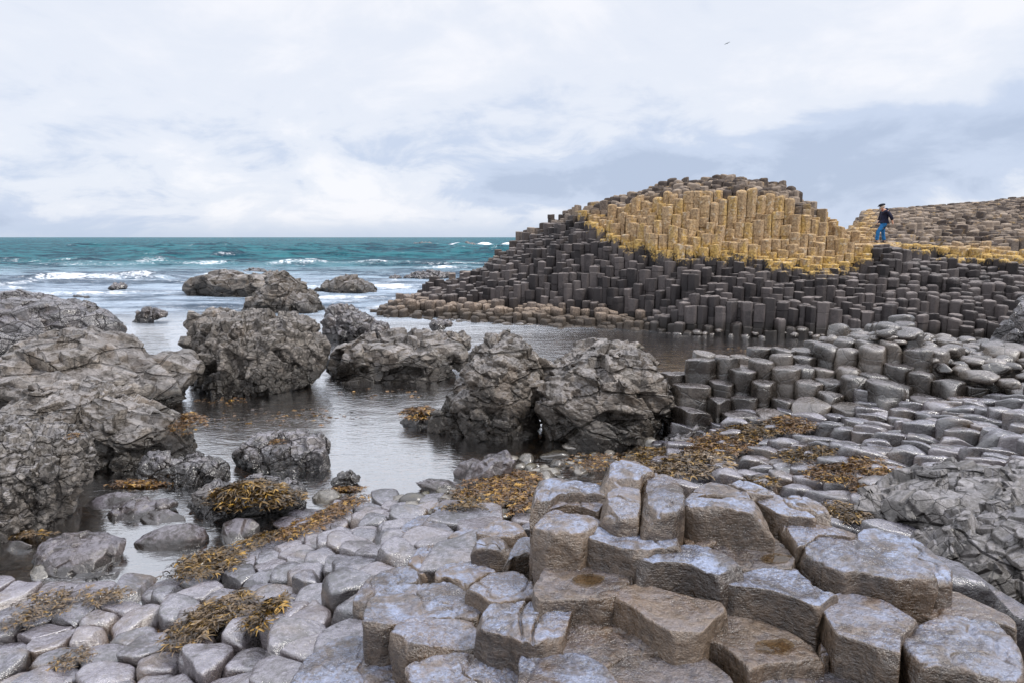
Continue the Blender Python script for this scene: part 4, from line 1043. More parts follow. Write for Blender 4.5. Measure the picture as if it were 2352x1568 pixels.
    for _ in range(max(2, nc//50)):      # smoothed copy, only for steady normals
        Vs_ = (Vs_+np.roll(Vs_, 1, 1)+np.roll(Vs_, -1, 1))/3; Vs_[1:-1] = (Vs_[1:-1]+Vs_[2:]+Vs_[:-2])/3
    N = vnormals(Vs_.reshape(-1, 3), nr, nc); N *= np.sign(((V-C0)*N).sum())
    tone = np.full(len(V), .5)
    if not smooth_only:
        A = None
        if layer is not None:      # plates stretched along a bedding direction (angle in the picture plane, stretch)
            a = R(layer[0]); ux = np.array([math.cos(a), 0, math.sin(a)]); uz = np.array([-math.sin(a), 0, math.cos(a)]); uy = np.array([0, 1., 0])
            A = np.stack([ux/layer[1], uy/max(1, layer[1]*.7), uz*1.0])
        V, t1 = facets(V, N, size*2.3, amp*1.7, tiltn*1.3, groove*.9, size*.10, seed, A)
        V, t2 = facets(V, N, size*.95, amp*.6, tiltn*.7, groove*.7, size*.06, seed+50, A)
        if second and size < .22 and 'outcrop' not in name:
            V, t3 = facets(V, N, size*.42, amp*.12, tiltn*.3, groove*.10, size*.04, seed+90, A)
        tone = .35+.3*t2+.15*t1-.1
    else:
        V = V+N*(fbm(V*4/max(w, .2)+seed, 4)*.018*w)[:, None]
    F = grid_faces(nr, nc, True)
    pol = np.vstack([V[:nc].mean(0), V[-nc:].mean(0)]); n0 = len(V); V = np.vstack([V, pol]); tone = np.concatenate([tone, [.5, .5]])
    j = np.arange(nc); F1 = np.stack([(j+1) % nc, j, np.full(nc, n0)], 1); F2 = np.stack([n0-nc+j, n0-nc+(j+1) % nc, np.full(nc, n0+1)], 1)
    o = linked(name, V, [F[:, ::-1], np.concatenate([F1[:, ::-1], F2[:, ::-1]])], mat, dict(tone=tone))
    tag(o, label, cat, group)
    return o
ONLY_FAST = False
BO = 'boulders of the shore'
boulder('boulder', [(-160,700),(-60,684),(60,682),(150,690),(220,714),(262,738),(276,768),(255,790),(180,800),(60,812),(-60,815),(-170,800)], 21.5, 1.9, M_BOULW, 'low wet dark slab furthest left, half out of the picture behind the others', size=.34, amp=.035, tiltn=.3, groove=.03, seed=2, layer=(-12, 2.4), group=BO)
boulder('boulder', [(-260,900),(-120,830),(0,830),(40,802),(120,776),(200,764),(290,775),(345,795),(400,806),(470,812),(458,850),(438,890),(405,930),(330,950),(200,960),(0,990),(-200,1000)], 14.6, 1.7, M_BOUL, 'long brown slab with an overhanging pointed right end touching the cobbled boulder', size=.25, amp=.022, tiltn=.28, groove=.022, seed=3, layer=(-18, 2.0), chunks=6, group=BO)
boulder('boulder', [(422,800),(432,770),(450,745),(520,727),(600,722),(680,726),(720,745),(746,790),(743,830),(718,868),(650,898),(560,908),(480,905),(446,885),(432,845)], 15.9, 1.25, M_COBB, 'largest round boulder cracked like cobbles, left of centre', size=.21, amp=.026, tiltn=.32, groove=.035, seed=4, chunks=7, group=BO)
boulder('boulder', [(384,770),(392,745),(430,722),(490,714),(548,722),(545,760),(470,778),(410,776)], 19.5, .9, M_BOUL, 'small boulder peeping out behind the cobbled one', size=.22, amp=.025, seed=5, group=BO)
boulder('boulder', [(560,718),(575,695),(600,664),(628,638),(645,634),(668,646),(692,656),(718,676),(742,712),(700,720),(620,721)], 32.5, 1.5, M_BOUL, 'pyramid-shaped boulder standing in the surf', size=.36, amp=.05, tiltn=.35, groove=.04, seed=6, chunks=6, group=BO, res=1.4)
boulder('boulder', [(434,668),(445,645),(470,633),(520,632),(560,638),(620,634),(650,645),(650,670),(610,684),(540,684),(450,682)], 41, 2.0, M_BOUL, 'long low brown rock in the surf left of the pyramid boulder', size=.5, amp=.06, seed=7, group=BO, layer=(0, 1.8), res=1.6)
boulder('boulder', [(722,672),(745,658),(775,644),(800,637),(826,648),(845,658),(864,670),(800,676)], 43.5, 1.6, M_BOUL, 'small flat-topped mound of rock in the surf right of the pyramid boulder', size=.5, amp=.05, seed=8, group=BO, res=1.8)
boulder('boulder', [(755,772),(756,740),(765,712),(792,706),(820,722),(850,745),(884,757),(868,770),(810,785),(775,785)], 23.8, .8, M_BOULW, 'jagged upright rock with a low tail standing in the channel', size=.24, amp=.05, tiltn=.45, groove=.035, seed=9, group=BO, res=1.3)
boulder('boulder', [(752,856),(760,826),(800,790),(850,774),(920,770),(985,772),(1040,785),(1080,802),(1072,822),(1040,848),(1000,866),(900,876),(790,880)], 17.3, 1.05, M_BOUL, 'flat-topped tilted slab with an overhanging right end in mid channel', size=.23, amp=.03, tiltn=.35, groove=.03, seed=10, layer=(14, 2.0), group=BO, res=1.2)
boulder('rock', [(985,772),(1000,765),(1045,763),(1075,775),(1082,795),(1030,800)], 18.8, .5, M_BOUL, 'small knobbly rock behind the right end of the tilted slab', 'rock', size=.14, amp=.02, seed=11, sink=.04)
boulder('boulder', [(990,985),(1000,960),(1025,925),(1058,890),(1080,840),(1098,805),(1125,780),(1165,774),(1200,790),(1240,812),(1262,832),(1272,868),(1262,900),(1236,940),(1215,975),(1150,1004),(1080,1014),(1015,1004)], 12.4, 1.05, M_BOUL, 'tall peaked grey boulder, left one of the leaning pair in the centre', size=.19, amp=.022, tiltn=.34, groove=.024, seed=12, layer=(-35, 1.5), chunks=9, group=BO, res=1.15)
boulder('boulder', [(1228,925),(1246,890),(1285,855),(1328,815),(1370,800),(1430,797),(1480,815),(1515,850),(1550,890),(1596,935),(1575,960),(1520,985),(1470,1000),(1420,1012),(1372,1030),(1310,1015),(1262,990),(1240,960)], 12.0, 1.1, M_BOUL, 'broad layered boulder resting on one corner, right one of the leaning pair', size=.20, amp=.024, tiltn=.30, groove=.024, seed=13, layer=(-28, 2.3), chunks=8, group=BO, res=1.15)
boulder('rock', [(1270,850),(1300,830),(1335,800),(1345,795),(1440,792),(1470,800),(1440,830),(1340,850)], 13.6, .5, M_BOUL, 'pale blocky ledge showing behind the top of the layered boulder', 'rock', size=.22, amp=.03, seed=14, sink=.04)
boulder('boulder', [(10,960),(45,925),(100,885),(160,876),(210,878),(280,900),(350,935),(420,962),(446,995),(442,1025),(395,1052),(300,1068),(230,1090),(150,1080),(40,1010)], 10.9, 1.0, M_BOUL, 'sloping slab of stacked plates with orange seaweed on its right tip', size=.17, amp=.024, tiltn=.3, groove=.022, seed=15, layer=(-20, 2.0), chunks=7, group=BO)
boulder('boulder', [(-200,1000),(-100,960),(0,958),(60,962),(130,975),(190,1000),(222,1042),(205,1090),(180,1130),(165,1172),(110,1210),(40,1240),(-100,1260),(-220,1200)], 8.3, .95, M_SHAT, 'rough broken boulder at the left edge, nearest the camera on that side', size=.125, amp=.018, tiltn=.38, groove=.02, seed=16, chunks=6, group=BO, res=1.1)
boulder('rock', [(543,1050),(560,1025),(590,1008),(640,1000),(690,995),(730,1008),(755,1030),(764,1062),(735,1080),(690,1088),(620,1084),(570,1070)], 10.3, .34, M_BOULW, 'angular dark rock tufted with weed standing alone in the pool', 'rock', size=.2, amp=.012, tiltn=.30, groove=.01, seed=17, chunks=14, power=.95, noise=.10, sink=.08, lean=(0, 1.6))
boulder('rock', [(310,1082),(330,1055),(370,1045),(425,1062),(460,1050),(505,1052),(522,1080),(500,1104),(420,1112),(345,1105)], 9.5, .34, M_BOULW, 'low jagged lavender rock right of the broken boulder', 'rock', size=.18, amp=.012, tiltn=.30, groove=.01, seed=18, chunks=14, power=.95, noise=.10, sink=.08, lean=(0, 1.6))
boulder('rock', [(440,1150),(470,1130),(520,1105),(560,1100),(600,1100),(660,1108),(695,1130),(690,1160),(640,1180),(560,1188),(490,1184),(455,1168)], 8.4, .3, M_BOULW, 'low dark rock under a mop of brown seaweed', 'rock', size=.16, amp=.012, tiltn=.30, groove=.01, seed=19, chunks=14, power=.95, noise=.10, sink=.08, lean=(0, 1.6))
boulder('rock', [(758,1108),(775,1092),(800,1085),(822,1095),(818,1110),(795,1120)], 9.2, .15, M_BOULW, 'little black knob of rock right of the weedy rock', 'rock', size=.1, amp=.006, tiltn=.3, seed=20, sink=.1)
boulder('rock', [(440,1165),(442,1140),(470,1135),(500,1150),(490,1172)], 8.6, .16, M_BOULW, 'small dark stone against the left end of the weedy rock', 'rock', size=.09, amp=.015, seed=22, sink=.12)
# water-worn stones of the pool
def smooth(outline, d, thick, label, seed, mat=M_SMOOTH, group='water-worn stones in the pool', fac=False, sink=.12):
    return boulder('pool_stone', outline, d, thick, mat, label, 'stone', seed=seed, chunks=3, power=.62, smooth_only=not fac, group=group, size=.16, amp=.004, tiltn=.07, groove=.004, second=False, sink=sink, lean=(0, 1.5), noise=.03, res=1.2)
smooth([(305,1245),(330,1225),(380,1205),(440,1198),(470,1210),(482,1235),(470,1255),(400,1270),(330,1268)], 7.6, .18, 'long dark brown stone shaped like a loaf in the pool', 31)
smooth([(320,1190),(345,1172),(385,1168),(425,1185),(428,1200),(400,1210),(340,1210)], 8.3, .15, 'small smooth grey oval stone behind the loaf-shaped stone', 32)
smooth([(508,1225),(512,1200),(540,1188),(580,1190),(598,1205),(594,1240),(570,1258),(525,1255)], 7.9, .2, 'upright block of stone with a round white-lit top in the pool', 33)
smooth([(88,1280),(110,1248),(160,1233),(230,1230),(275,1242),(286,1262),(265,1290),(230,1310),(160,1322),(105,1310)], 7.2, .3, 'broad cracked flat boulder in the pool at the left', 34, fac=True)
smooth([(67,1315),(80,1297),(110,1292),(140,1300),(147,1320),(125,1336),(85,1336)], 6.85, .11, 'small pale round cobble in front of the cracked flat boulder', 35, M_COB)
smooth([(190,1160),(215,1140),(270,1128),(330,1130),(320,1145),(260,1160),(225,1175)], 8.9, .2, 'flat glistening stone beside the broken boulder', 36)
smooth([(250,1180),(275,1160),(330,1148),(395,1155),(400,1170),(350,1190),(280,1198)], 8.5, .2, 'flat rough stone barely above water behind the oval one', 37, fac=True)
smooth([(715,1142),(735,1125),(765,1122),(788,1136),(780,1152),(750,1160),(725,1155)], 8.8, .14, 'round light-topped stone alone in the pool beside the weedy rock', 38, M_COB)
smooth([(950,1108),(985,1097),(1030,1100),(1062,1118),(1050,1128),(1000,1130),(965,1120)], 9.1, .2, 'flat teardrop stone at the pool edge below the peaked boulder', 39)
smooth([(1040,1085),(1055,1062),(1085,1050),(1118,1058),(1110,1090),(1080,1105),(1050,1100)], 9.4, .2, 'smooth rounded stone left of the purple veined one', 40)
smooth([(1075,1100),(1090,1070),(1130,1045),(1170,1042),(1182,1065),(1170,1090),(1130,1118),(1090,1122)], 9.1, .22, 'purple veined stone with a dark crack beside the cobbles', 41, fac=True)
smooth([(790,1035),(815,1024),(855,1020),(866,1027),(850,1036),(810,1040)], 11.5, .2, 'flat sliver of rock awash in the pool', 42, M_BOULW, sink=.05)
smooth([(-20,1262),(20,1242),(60,1240),(78,1250),(50,1272),(0,1280)], 7.5, .16, 'brown-sided flat stone cut by the left edge of the pool', 43)
smooth([(925,970),(945,950),(985,940),(1010,955),(1005,985),(960,980)], 12.9, .3, 'low weedy stone at the left foot of the peaked boulder', 44, M_BOULW, fac=True)
smooth([(200,1335),(230,1325),(268,1322),(262,1340),(220,1345)], 6.7, .12, 'small black stone at the pool edge left of the seaweed line', 45, M_BOULW, fac=True)
# bedrock at the bottom right
boulder('rock_outcrop', [(1975,1200),(1990,1135),(2040,1108),(2100,1090),(2200,1078),(2300,1078),(2420,1075),(2540,1100),(2560,1300),(2480,1400),(2330,1400),(2200,1330),(2140,1280),(2060,1235)], 6.1, .85, M_OUT, 'large smooth-jointed grey outcrop at the right edge', 'rock outcrop', size=.24, amp=.014, tiltn=.22, groove=.02, seed=51, chunks=5, power=.6, lean=(0, 1.6), sink=.4, res=1.0)
boulder('rock_outcrop', [(2090,1300),(2120,1230),(2200,1190),(2290,1160),(2420,1130),(2540,1200),(2560,1420),(2480,1500),(2352,1440),(2290,1390),(2180,1350)], 5.1, .5, M_OUT, 'finely shattered darker rock in front of the smooth outcrop at the right edge', 'rock outcrop', size=.17, amp=.014, tiltn=.22, groove=.02, seed=52, chunks=5, power=.6, lean=(0, 1.8), sink=.4, res=1.0)
boulder('rock_outcrop', [(2270,830),(2300,770),(2330,730),(2352,700),(2420,690),(2480,800),(2400,850),(2320,860)], 16.5, .9, M_BOULW, 'dark rock leaning in at the right edge above the rubble', 'rock outcrop', size=.3, amp=.03, tiltn=.3, groove=.02, seed=53)
boulder('rock', [(1500,1045),(1520,1015),(1560,1000),(1600,1010),(1612,1030),(1570,1045)], 10.3, .3, M_BOULW, 'shiny black rock under the right end of the layered boulder', 'rock', size=.12, amp=.01, tiltn=.3, seed=54)
# rocks out in the surf
for k, (pts, d, lb) in enumerate([
    ([(250,660),(262,653),(285,652),(292,662),(270,670)], 46, 'small dark rock in the surf below the breaking wave'),
    ([(195,684),(210,677),(236,677),(240,686),(215,690)], 41, 'flat dark rock awash left of the long brown rock'),
    ([(300,738),(320,716),(345,708),(382,722),(360,735),(320,742)], 27.5, 'ragged black rock awash above the long brown slab'),
    ([(925,640),(955,627),(1000,622),(1040,630),(1020,640),(960,645)], 62, 'low reef of rock in the surf off the point'),
    ([(555,628),(575,619),(600,620),(618,628),(590,633)], 66, 'low rock awash behind the long brown rock'),
    ([(945,566),(960,560),(985,559),(995,565),(970,569)], 260, 'distant skerry in white water near the horizon'),
    ([(1060,566),(1072,560),(1086,561),(1090,566),(1075,568)], 270, 'smallest distant skerry, right of the other'),
    ([(990,745),(1010,740),(1035,744),(1025,752),(1000,753)], 24.5, 'small stone awash at the mouth of the channel'),
    ([(895,640),(905,634),(922,636),(918,644),(900,645)], 57, 'little rock awash left of the reef off the point')]):
    boulder('sea_rock', pts, d, max(.3, d*.015), M_BOULW, lb, 'sea rock', size=max(.15, d*.004), amp=max(.02, d*.0004), seed=60+k, sink=.12, res=2.5, noise=.06, chunks=12, power=.95)

# ------------------------------------------------------------------ 5. cobbles and rubble
def rock_solid(c, sx, sy, sz, seed, M=22, rings=12, cuts=5, rot=0.0, facet=.85):
    r = np.random.default_rng(seed)
    th = np.linspace(0, 2*math.pi, M, endpoint=False); ph = np.linspace(-86, 86, rings)*math.pi/180
    V = np.stack([np.cos(ph)[:, None]*np.cos(th), np.cos(ph)[:, None]*np.sin(th), np.sin(ph)[:, None]+0*th[None]], -1).reshape(-1, 3)
    for _ in range(cuts):
        n = r.normal(size=3); n /= np.linalg.norm(n); k = r.uniform(.62, .9); q = V@n-k; m_ = q > 0
        V[m_] -= n*(q[m_]*facet)[:, None]
    V *= (1+fbm(V*1.4+seed, 3)*.14)[:, None]
    V *= np.array([sx, sy, sz]); ca, sa = math.cos(rot), math.sin(rot)
    V[:, :2] = V[:, :2]@np.array([[ca, sa], [-sa, ca]])
    V += c
    pol = np.vstack([V[:M].mean(0), V[-M:].mean(0)]); n0 = len(V); V = np.vstack([V, pol]); j = np.arange(M)
    F = grid_faces(rings, M, True)
    Ft = np.concatenate([np.stack([(j+1) % M, j, np.full(M, n0)], 1), np.stack([n0-M+j, n0-M+(j+1) % M, np.full(M, n0+1)], 1)])
    return V, F, Ft
rr = random.Random(21)
def scatter(n, region, smin, smax, name, label, cat, grp, mat, lift=.2, cuts=5, facet=.6, M=22, rings=12, seed0=500, ind=True, flat=.6, mind=.9):
    placed = []; parts = []; tries = 0
    us = [p[0] for p in region]; vs = [p[1] for p in region]
    while len(placed) < n and tries < n*60:
        tries += 1
        u, v = rr.uniform(min(us), max(us)), rr.uniform(min(vs), max(vs))
        if not in_poly(np.array(u), np.array(v), region): continue
        c = ground_hit(u, v, -.04); s = smin+(smax-smin)*rr.random()**2
        if any((c[0]-q[0])**2+(c[1]-q[1])**2 < (mind*(s+q[2]))**2 for q in placed): continue
        placed.append((c[0], c[1], s)); k = len(placed)
        f = rr.uniform(.75, 1.3)
        pr = rock_solid(np.array([c[0], c[1], c[2]+lift*s-.02]), s*f, s/f, s*rr.uniform(flat*.8, flat*1.25), seed0+k, M, rings, cuts, rr.uniform(0, 3), facet)
        pa = [(*pr, dict(tone=rr.uniform(0, 1)))]
        if ind:
            V, F, at = merge(pa); o = linked(name, V, F, mat, at); tag(o, label(k, s, u, v) if callable(label) else label, cat, grp)
        else: parts += pa
    return parts
scatter(95, [(1165,1035),(1290,1010),(1480,1010),(1640,1030),(1600,1060),(1500,1085),(1370,1075),(1330,1090),(1220,1110),(1150,1120)], .07, .22, 'cobble', 'rounded wet cobble in the heap at the foot of the two leaning boulders', 'cobble', 'cobbles at the foot of the leaning boulders', M_COB, lift=.3, cuts=8, facet=.85, M=24, rings=14, mind=.75)
scatter(40, [(880,1150),(1000,1120),(1100,1130),(1230,1120),(1240,1190),(1100,1190),(950,1180)], .07, .17, 'cobble', 'wet grey cobble lying in the seaweed above the paving stones', 'cobble', 'cobbles among the seaweed', M_COB, lift=.3, cuts=8, facet=.8, seed0=700)
scatter(130, [(2030,775),(2130,775),(2352,800),(2400,800),(2400,905),(2250,890),(2150,850),(2090,810)], .14, .36, 'angular_rock', 'angular bluish rock in the rubble between the right-hand steps and the column wall', 'rock', 'rubble at the right edge', M_STEP, lift=.4, cuts=9, facet=.97, M=20, rings=12, seed0=900, flat=.55, mind=.7)
scatter(60, [(1560,768),(1700,772),(2000,772),(2080,765),(2100,790),(1900,788),(1600,778)], .10, .24, 'angular_rock', 'small fallen rock at the waterline under the column wall', 'rock', 'fallen rocks under the column wall', M_STEP, lift=.5, cuts=8, facet=.95, M=14, rings=9, seed0=1200, flat=.6, mind=.7)
scatter(50, [(1000,745),(1150,750),(1400,775),(1560,778),(1560,772),(1400,764),(1150,742),(1010,735)], .12, .26, 'flat_rock', 'pale flat rock at the edge of the brown apron', 'rock', 'flat rocks edging the apron', M_STEP, lift=.3, cuts=8, facet=.9, M=14, rings=9, seed0=1400, flat=.4, mind=.7)
scatter(30, [(200,1130),(420,1100),(560,1130),(640,1190),(500,1290),(300,1310),(20,1330),(0,1250),(180,1220)], .06, .15, 'pebble', 'small brown stone lying under the pool water', 'pebble', 'stones under the pool water', M_COB, lift=0.0, cuts=4, seed0=1600)

import time; print("T p5", time.perf_counter())

# ------------------------------------------------------------------ 6. seaweed
def weed(u, v, wpx, hpx, n, label, mat=None, base=None, blade=.09, seed=1, lift=.02, hang=0.0, mound=.0, group='seaweed clumps', z_=None, dd=None, rot=0.0):
    """clump of forked wrack fronds lying over whatever is at pixel u, v"""
    blade *= 1.05; n = int(n*1.35); mound *= .6
    r = np.random.default_rng(seed)
    c = ground_hit(u, v) if base is None else np.array(base)
    d = c[1]; rx = wpx/2*d/1568
    if base is None:
        a = ground_hit(u, min(v+hpx/2, 1600)); b = ground_hit(u, v-hpx/2); ry = max(.08, min(abs(b[1]-a[1])/2, 3.0*rx))
    else: ry = hang if hang else rx*.6
    q = r.normal(size=(n*3, 2))*.45; q = q[(q**2).sum(1) < 1][:n]; n = len(q)
    keep = fbm(np.concatenate([q*2.5, np.full((n, 1), seed*1.3)], 1), 2)+.35 > r.uniform(0, .4, n)
    q = q[keep]; n = len(q)
    ca, sa = math.cos(rot), math.sin(rot)
    qx = q[:, 0]*rx*1.25; qy = q[:, 1]*ry*1.25
    X0 = c[0]+qx*ca-qy*sa; Y0 = c[1]+qx*sa+qy*ca
    if base is None: Z0 = h_all(X0, Y0)+.05
    else: Z0 = c[2]-0*X0
    rr2 = (q**2).sum(1); Z0 = Z0+lift+mound*np.clip(1-rr2*1.3, 0, 1)*r.uniform(.3, 1, n)
    if base is not None and mound: Z0 = Z0-mound*1.2*rr2
    az = r.uniform(0, 2*math.pi, n); L = blade*r.uniform(.5, 1.3, n); wd = blade*.042*r.uniform(.7, 1.5, n)
    up = r.uniform(.0, .8, n); curl = r.normal(size=n)*.8
    Vs = []; Fs = []; ton = []; ofs = 0; tone = r.uniform(0, 1, n)
    for br in (-1, 0, 1):      # stem and two forks
        pts = []
        for k, s in enumerate((0, .33, .66, 1.0)):
            a = az+curl*s+br*(.75 if k > 1 else .15)*(s)
            rad = L*s*(1.0 if br == 0 else .85)
            x = X0+np.cos(a)*rad; y = Y0+np.sin(a)*rad; z = Z0+L*(up*s*1.1-up*1.0*s*s*1.1)+.004*br
            wk = wd*(1.0, 1.0, 1.35, .55)[k]; tw = az+1.57+curl*.3*s
            dx = np.cos(tw)*wk; dy = np.sin(tw)*wk; dz = wk*np.sin(curl*2+s*3)*.7
            pts.append(np.stack([x-dx, y-dy, z-dz], 1)); pts.append(np.stack([x+dx, y+dy, z+dz], 1))
        P = np.stack(pts, 1)      # n,8,3
        Vs.append(P.reshape(-1, 3)); b = np.arange(n)[:, None]*8
        for k in range(3): Fs.append(np.concatenate([b+2*k, b+2*k+1, b+2*k+3, b+2*k+2], 1)+ofs)
        ton.append(np.repeat(tone, 8)); ofs += n*8
    o = linked('seaweed', np.concatenate(Vs), np.concatenate(Fs), mat or M_WEED, dict(tone=np.concatenate(ton)))
    tag(o, label, 'seaweed', group)
    return o
b = at_d(590, 1125, 8.3)
weed(0, 0, 190, 0, 1300, 'thick mop of brown wrack draped over the low dark rock in the pool', M_WEED, (b[0], 8.15, b[2]+.03), .13, 1, mound=.16, hang=.28)
weed(1150, 1135, 190, 80, 2200, 'wide bed of orange-brown wrack left of the crest blocks', M_WEEDO, None, .10, 2, mound=.05)
weed(1080, 1165, 160, 40, 700, 'olive fringe of wrack among cobbles above the domed stone', M_WEED, None, .09, 22, mound=.03)
weed(480, 1305, 150, 55, 700, 'brown wrack trailing along the near edge of the pool', M_WEED, None, .10, 3, mound=.04, rot=.5)
weed(745, 1200, 90, 50, 350, 'orange tuft of wrack at the pool edge left of the domed stone', M_WEEDO, None, .09, 4, mound=.03)
weed(680, 1225, 90, 40, 300, 'trailing red-brown wrack between pool and paving', M_WEEDO, None, .09, 5)
weed(590, 1255, 90, 30, 250, 'thin strand of wrack at the foot of the paving slope', M_WEED, None, .09, 55)
weed(800, 1165, 90, 24, 220, 'short strip of yellow wrack at the far edge of the paving', M_WEEDO, None, .08, 6)
weed(490, 1430, 160, 75, 900, 'spread of brown wrack on the paving at lower left', M_WEEDP, None, .10, 7, mound=.02)
weed(615, 1425, 70, 45, 330, 'small upright tuft of wrack right of the spread on the paving', M_WEED, None, .09, 8, mound=.05)
weed(120, 1395, 140, 60, 260, 'thin brown wrack in the joints of the paving at the left', M_WEEDP, None, .07, 9)
weed(250, 1385, 100, 40, 220, 'purple-brown weed below the pool edge at the left', M_WEEDP, None, .06, 10)
weed(60, 1440, 100, 40, 120, 'sparse weed in the joints near the left edge', M_WEEDP, None, .06, 101)
weed(170, 1530, 90, 50, 160, 'weed and grit in a hollow near the bottom left corner', M_WEEDP, None, .06, 102)
weed(1560, 1080, 190, 60, 1700, 'thick grey-brown wrack behind the tall peaked block', M_WEEDP, None, .12, 11, mound=.10)
weed(1500, 1060, 110, 40, 700, 'olive wrack hanging left of the grey-brown heap', M_WEED, None, .11, 12, mound=.07)
weed(1630, 1035, 190, 50, 1200, 'pinkish brown weed strewn right of the layered boulder', M_WEEDO, None, .10, 13, mound=.02)
weed(1720, 1000, 150, 40, 900, 'brown weed below the short columns', M_WEED, None, .10, 131, mound=.02)
weed(1815, 985, 80, 45, 500, 'bright yellow-brown tuft of wrack on the shingled stones', M_WEEDO, None, .10, 14, mound=.07)
weed(1850, 1055, 120, 35, 600, 'olive wrack lying across the middle of the shingled stones', M_WEED, None, .09, 15, mound=.02)
weed(1945, 1090, 160, 60, 1100, 'orange-brown band of wrack above the grey outcrop', M_WEEDO, None, .09, 16, mound=.02)
weed(1740, 1120, 90, 30, 300, 'thin wrack in the joints behind the crest blocks', M_WEED, None, .08, 17)
weed(1940, 1190, 90, 50, 600, 'clump of wrack in the gap between crest and grey outcrop', M_WEEDP, None, .08, 18, mound=.05)
weed(1990, 1130, 70, 40, 260, 'small wrack tuft at the foot of the grey outcrop', M_WEEDO, None, .08, 181)
weed(1370, 1070, 160, 40, 350, 'sparse yellow wrack scattered over the cobbles', M_WEEDO, None, .08, 182)
b = at_d(430, 985, 10.2); weed(0, 0, 60, 0, 500, 'orange wrack hanging on the right tip of the slab of stacked plates', M_WEEDO, (b[0]-.05, 10.35, b[2]+.08), .09, 19, mound=.2, hang=.35)
b = at_d(965, 945, 12.7); weed(0, 0, 80, 0, 450, 'golden wrack on the low stone left of the peaked boulder', M_WEEDO, (b[0], 12.6, b[2]+.02), .12, 20, mound=.1, hang=.3)
b = at_d(640, 1025, 10.0); weed(0, 0, 26, 0, 110, 'little golden tuft on the angular dark rock', M_WEEDO, (b[0], 9.95, b[2]+.08), .07, 21, mound=.05, hang=.1)
b = at_d(175, 1015, 7.8); weed(0, 0, 30, 0, 90, 'tiny orange tuft on the broken boulder at the left edge', M_WEEDO, (b[0], 7.75, b[2]+.08), .05, 211, mound=.03, hang=.1)
weed(330, 1115, 130, 20, 420, 'rusty weed floating under the jagged lavender rock', M_WEEDO, (at_z(330, 1112, .0)[0], at_z(330, 1112, .0)[1], .0), .10, 23, hang=.10)
weed(800, 1128, 70, 14, 120, 'yellow weed in the water below the little black knob', M_WEEDO, (at_z(798, 1124, .0)[0], at_z(798, 1124, .0)[1], .0), .08, 24, hang=.06)
for k, (u, v, w, n, hg, lb) in enumerate([(640, 960, 330, 500, .7, 'golden weed drifting in the brown water below the cobbled boulder'), (500, 925, 150, 150, .4, 'drifting weed in the shadow of the overhanging slab'), (900, 905, 200, 150, .6, 'weed under the water below the tilted slab'), (1700, 805, 200, 60, .9, 'pale weed floating on the dark pool')]):
    b = at_z(u, v, -.03); weed(0, 0, w, 0, n, lb, M_WEEDO, (b[0], b[1], -.045), .14, 240+k, hang=hg)
weed(95, 1235, 110, 30, 160, 'dark weed trailing from the foot of the broken boulder', M_WEEDP, (at_z(60, 1232, .02)[0], at_z(60, 1232, .02)[1], .03), .08, 260, hang=.1)

# ------------------------------------------------------------------ 7. the walking man
M_SKIN = plain('skin', (.62, .36, .26), .55); M_JEAN = plain('blue_denim', (.02, .13, .33), .8, .2, .35, 12)
M_JACK = plain('navy_jacket', (.012, .013, .032), .75, .2, .4, 10); M_CAP = plain('dark_tweed', (.02, .022, .03), .9, .1, .4, 60)
M_SHOE = plain('dark_leather', (.02, .018, .02), .5); M_HAIR = plain('grey_hair', (.55, .48, .42), .8); M_SCARF = plain('red_collar', (.22, .02, .02), .8)
def skin(name, pts, edges, mat, parent, root=0, sub=2):
    me = bpy.data.meshes.new(name); me.from_pydata([p[:3] for p in pts], edges, []); me.update()
    o = obj(name, me, parent); sk = o.modifiers.new('skin', 'SKIN')
    sv = me.skin_vertices[0].data if me.skin_vertices else None
    if sv is None:
        bm = __import__('bmesh').new(); bm.from_mesh(me); bm.verts.layers.skin.verify(); bm.to_mesh(me); bm.free(); sv = me.skin_vertices[0].data
    for i, p in enumerate(pts):
        sv[i].radius = (p[3], p[4] if len(p) > 4 else p[3]); sv[i].use_root = (i == root)
    sk.use_smooth_shade = True
    s = o.modifiers.new('sub', 'SUBSURF'); s.levels = s.render_levels = sub
    me.materials.append(mat)
    return o
# faces -X, mid-stride; z up from the sole; x forward is negative
man = bpy.data.objects.new('person', None); COL.objects.link(man); man.location = (PX, PY, PZ+.005)
tag(man, 'person in flat cap, navy hooded jacket and blue jeans striding left over the column tops', 'person')
K = [  # x, y, z, r  (x negative = forward)
 (.02,0,.95,.12),(.03,0,1.12,.12),(.03,0,1.30,.13),(.01,0,1.40,.09),(-.05,0,1.46,.052),(-.09,0,1.51,.058),(-.12,0,1.58,.085),
 (.0,-.10,.88,.085),(-.26,-.10,.50,.062),(-.27,-.10,.14,.045),(-.28,-.10,.05,.04),(-.38,-.10,.035,.035),
 (.04,.10,.88,.085),(.06,.10,.47,.062),(.15,.10,.14,.045),(.15,.10,.05,.04),(.05,.10,.035,.035),
 (.05,-.19,1.37,.06),(.20,-.24,1.14,.046),(.28,-.22,.93,.034),(.30,-.22,.88,.034),
 (.03,.19,1.37,.06),(-.02,.24,1.12,.046),(-.10,.22,.92,.034),(-.13,.22,.87,.034)]
E = [(0,1),(1,2),(2,3),(3,4),(4,5),(5,6),(0,7),(7,8),(8,9),(9,10),(10,11),(0,12),(12,13),(13,14),(14,15),(15,16),(3,17),(17,18),(18,19),(19,20),(3,21),(21,22),(22,23),(23,24)]
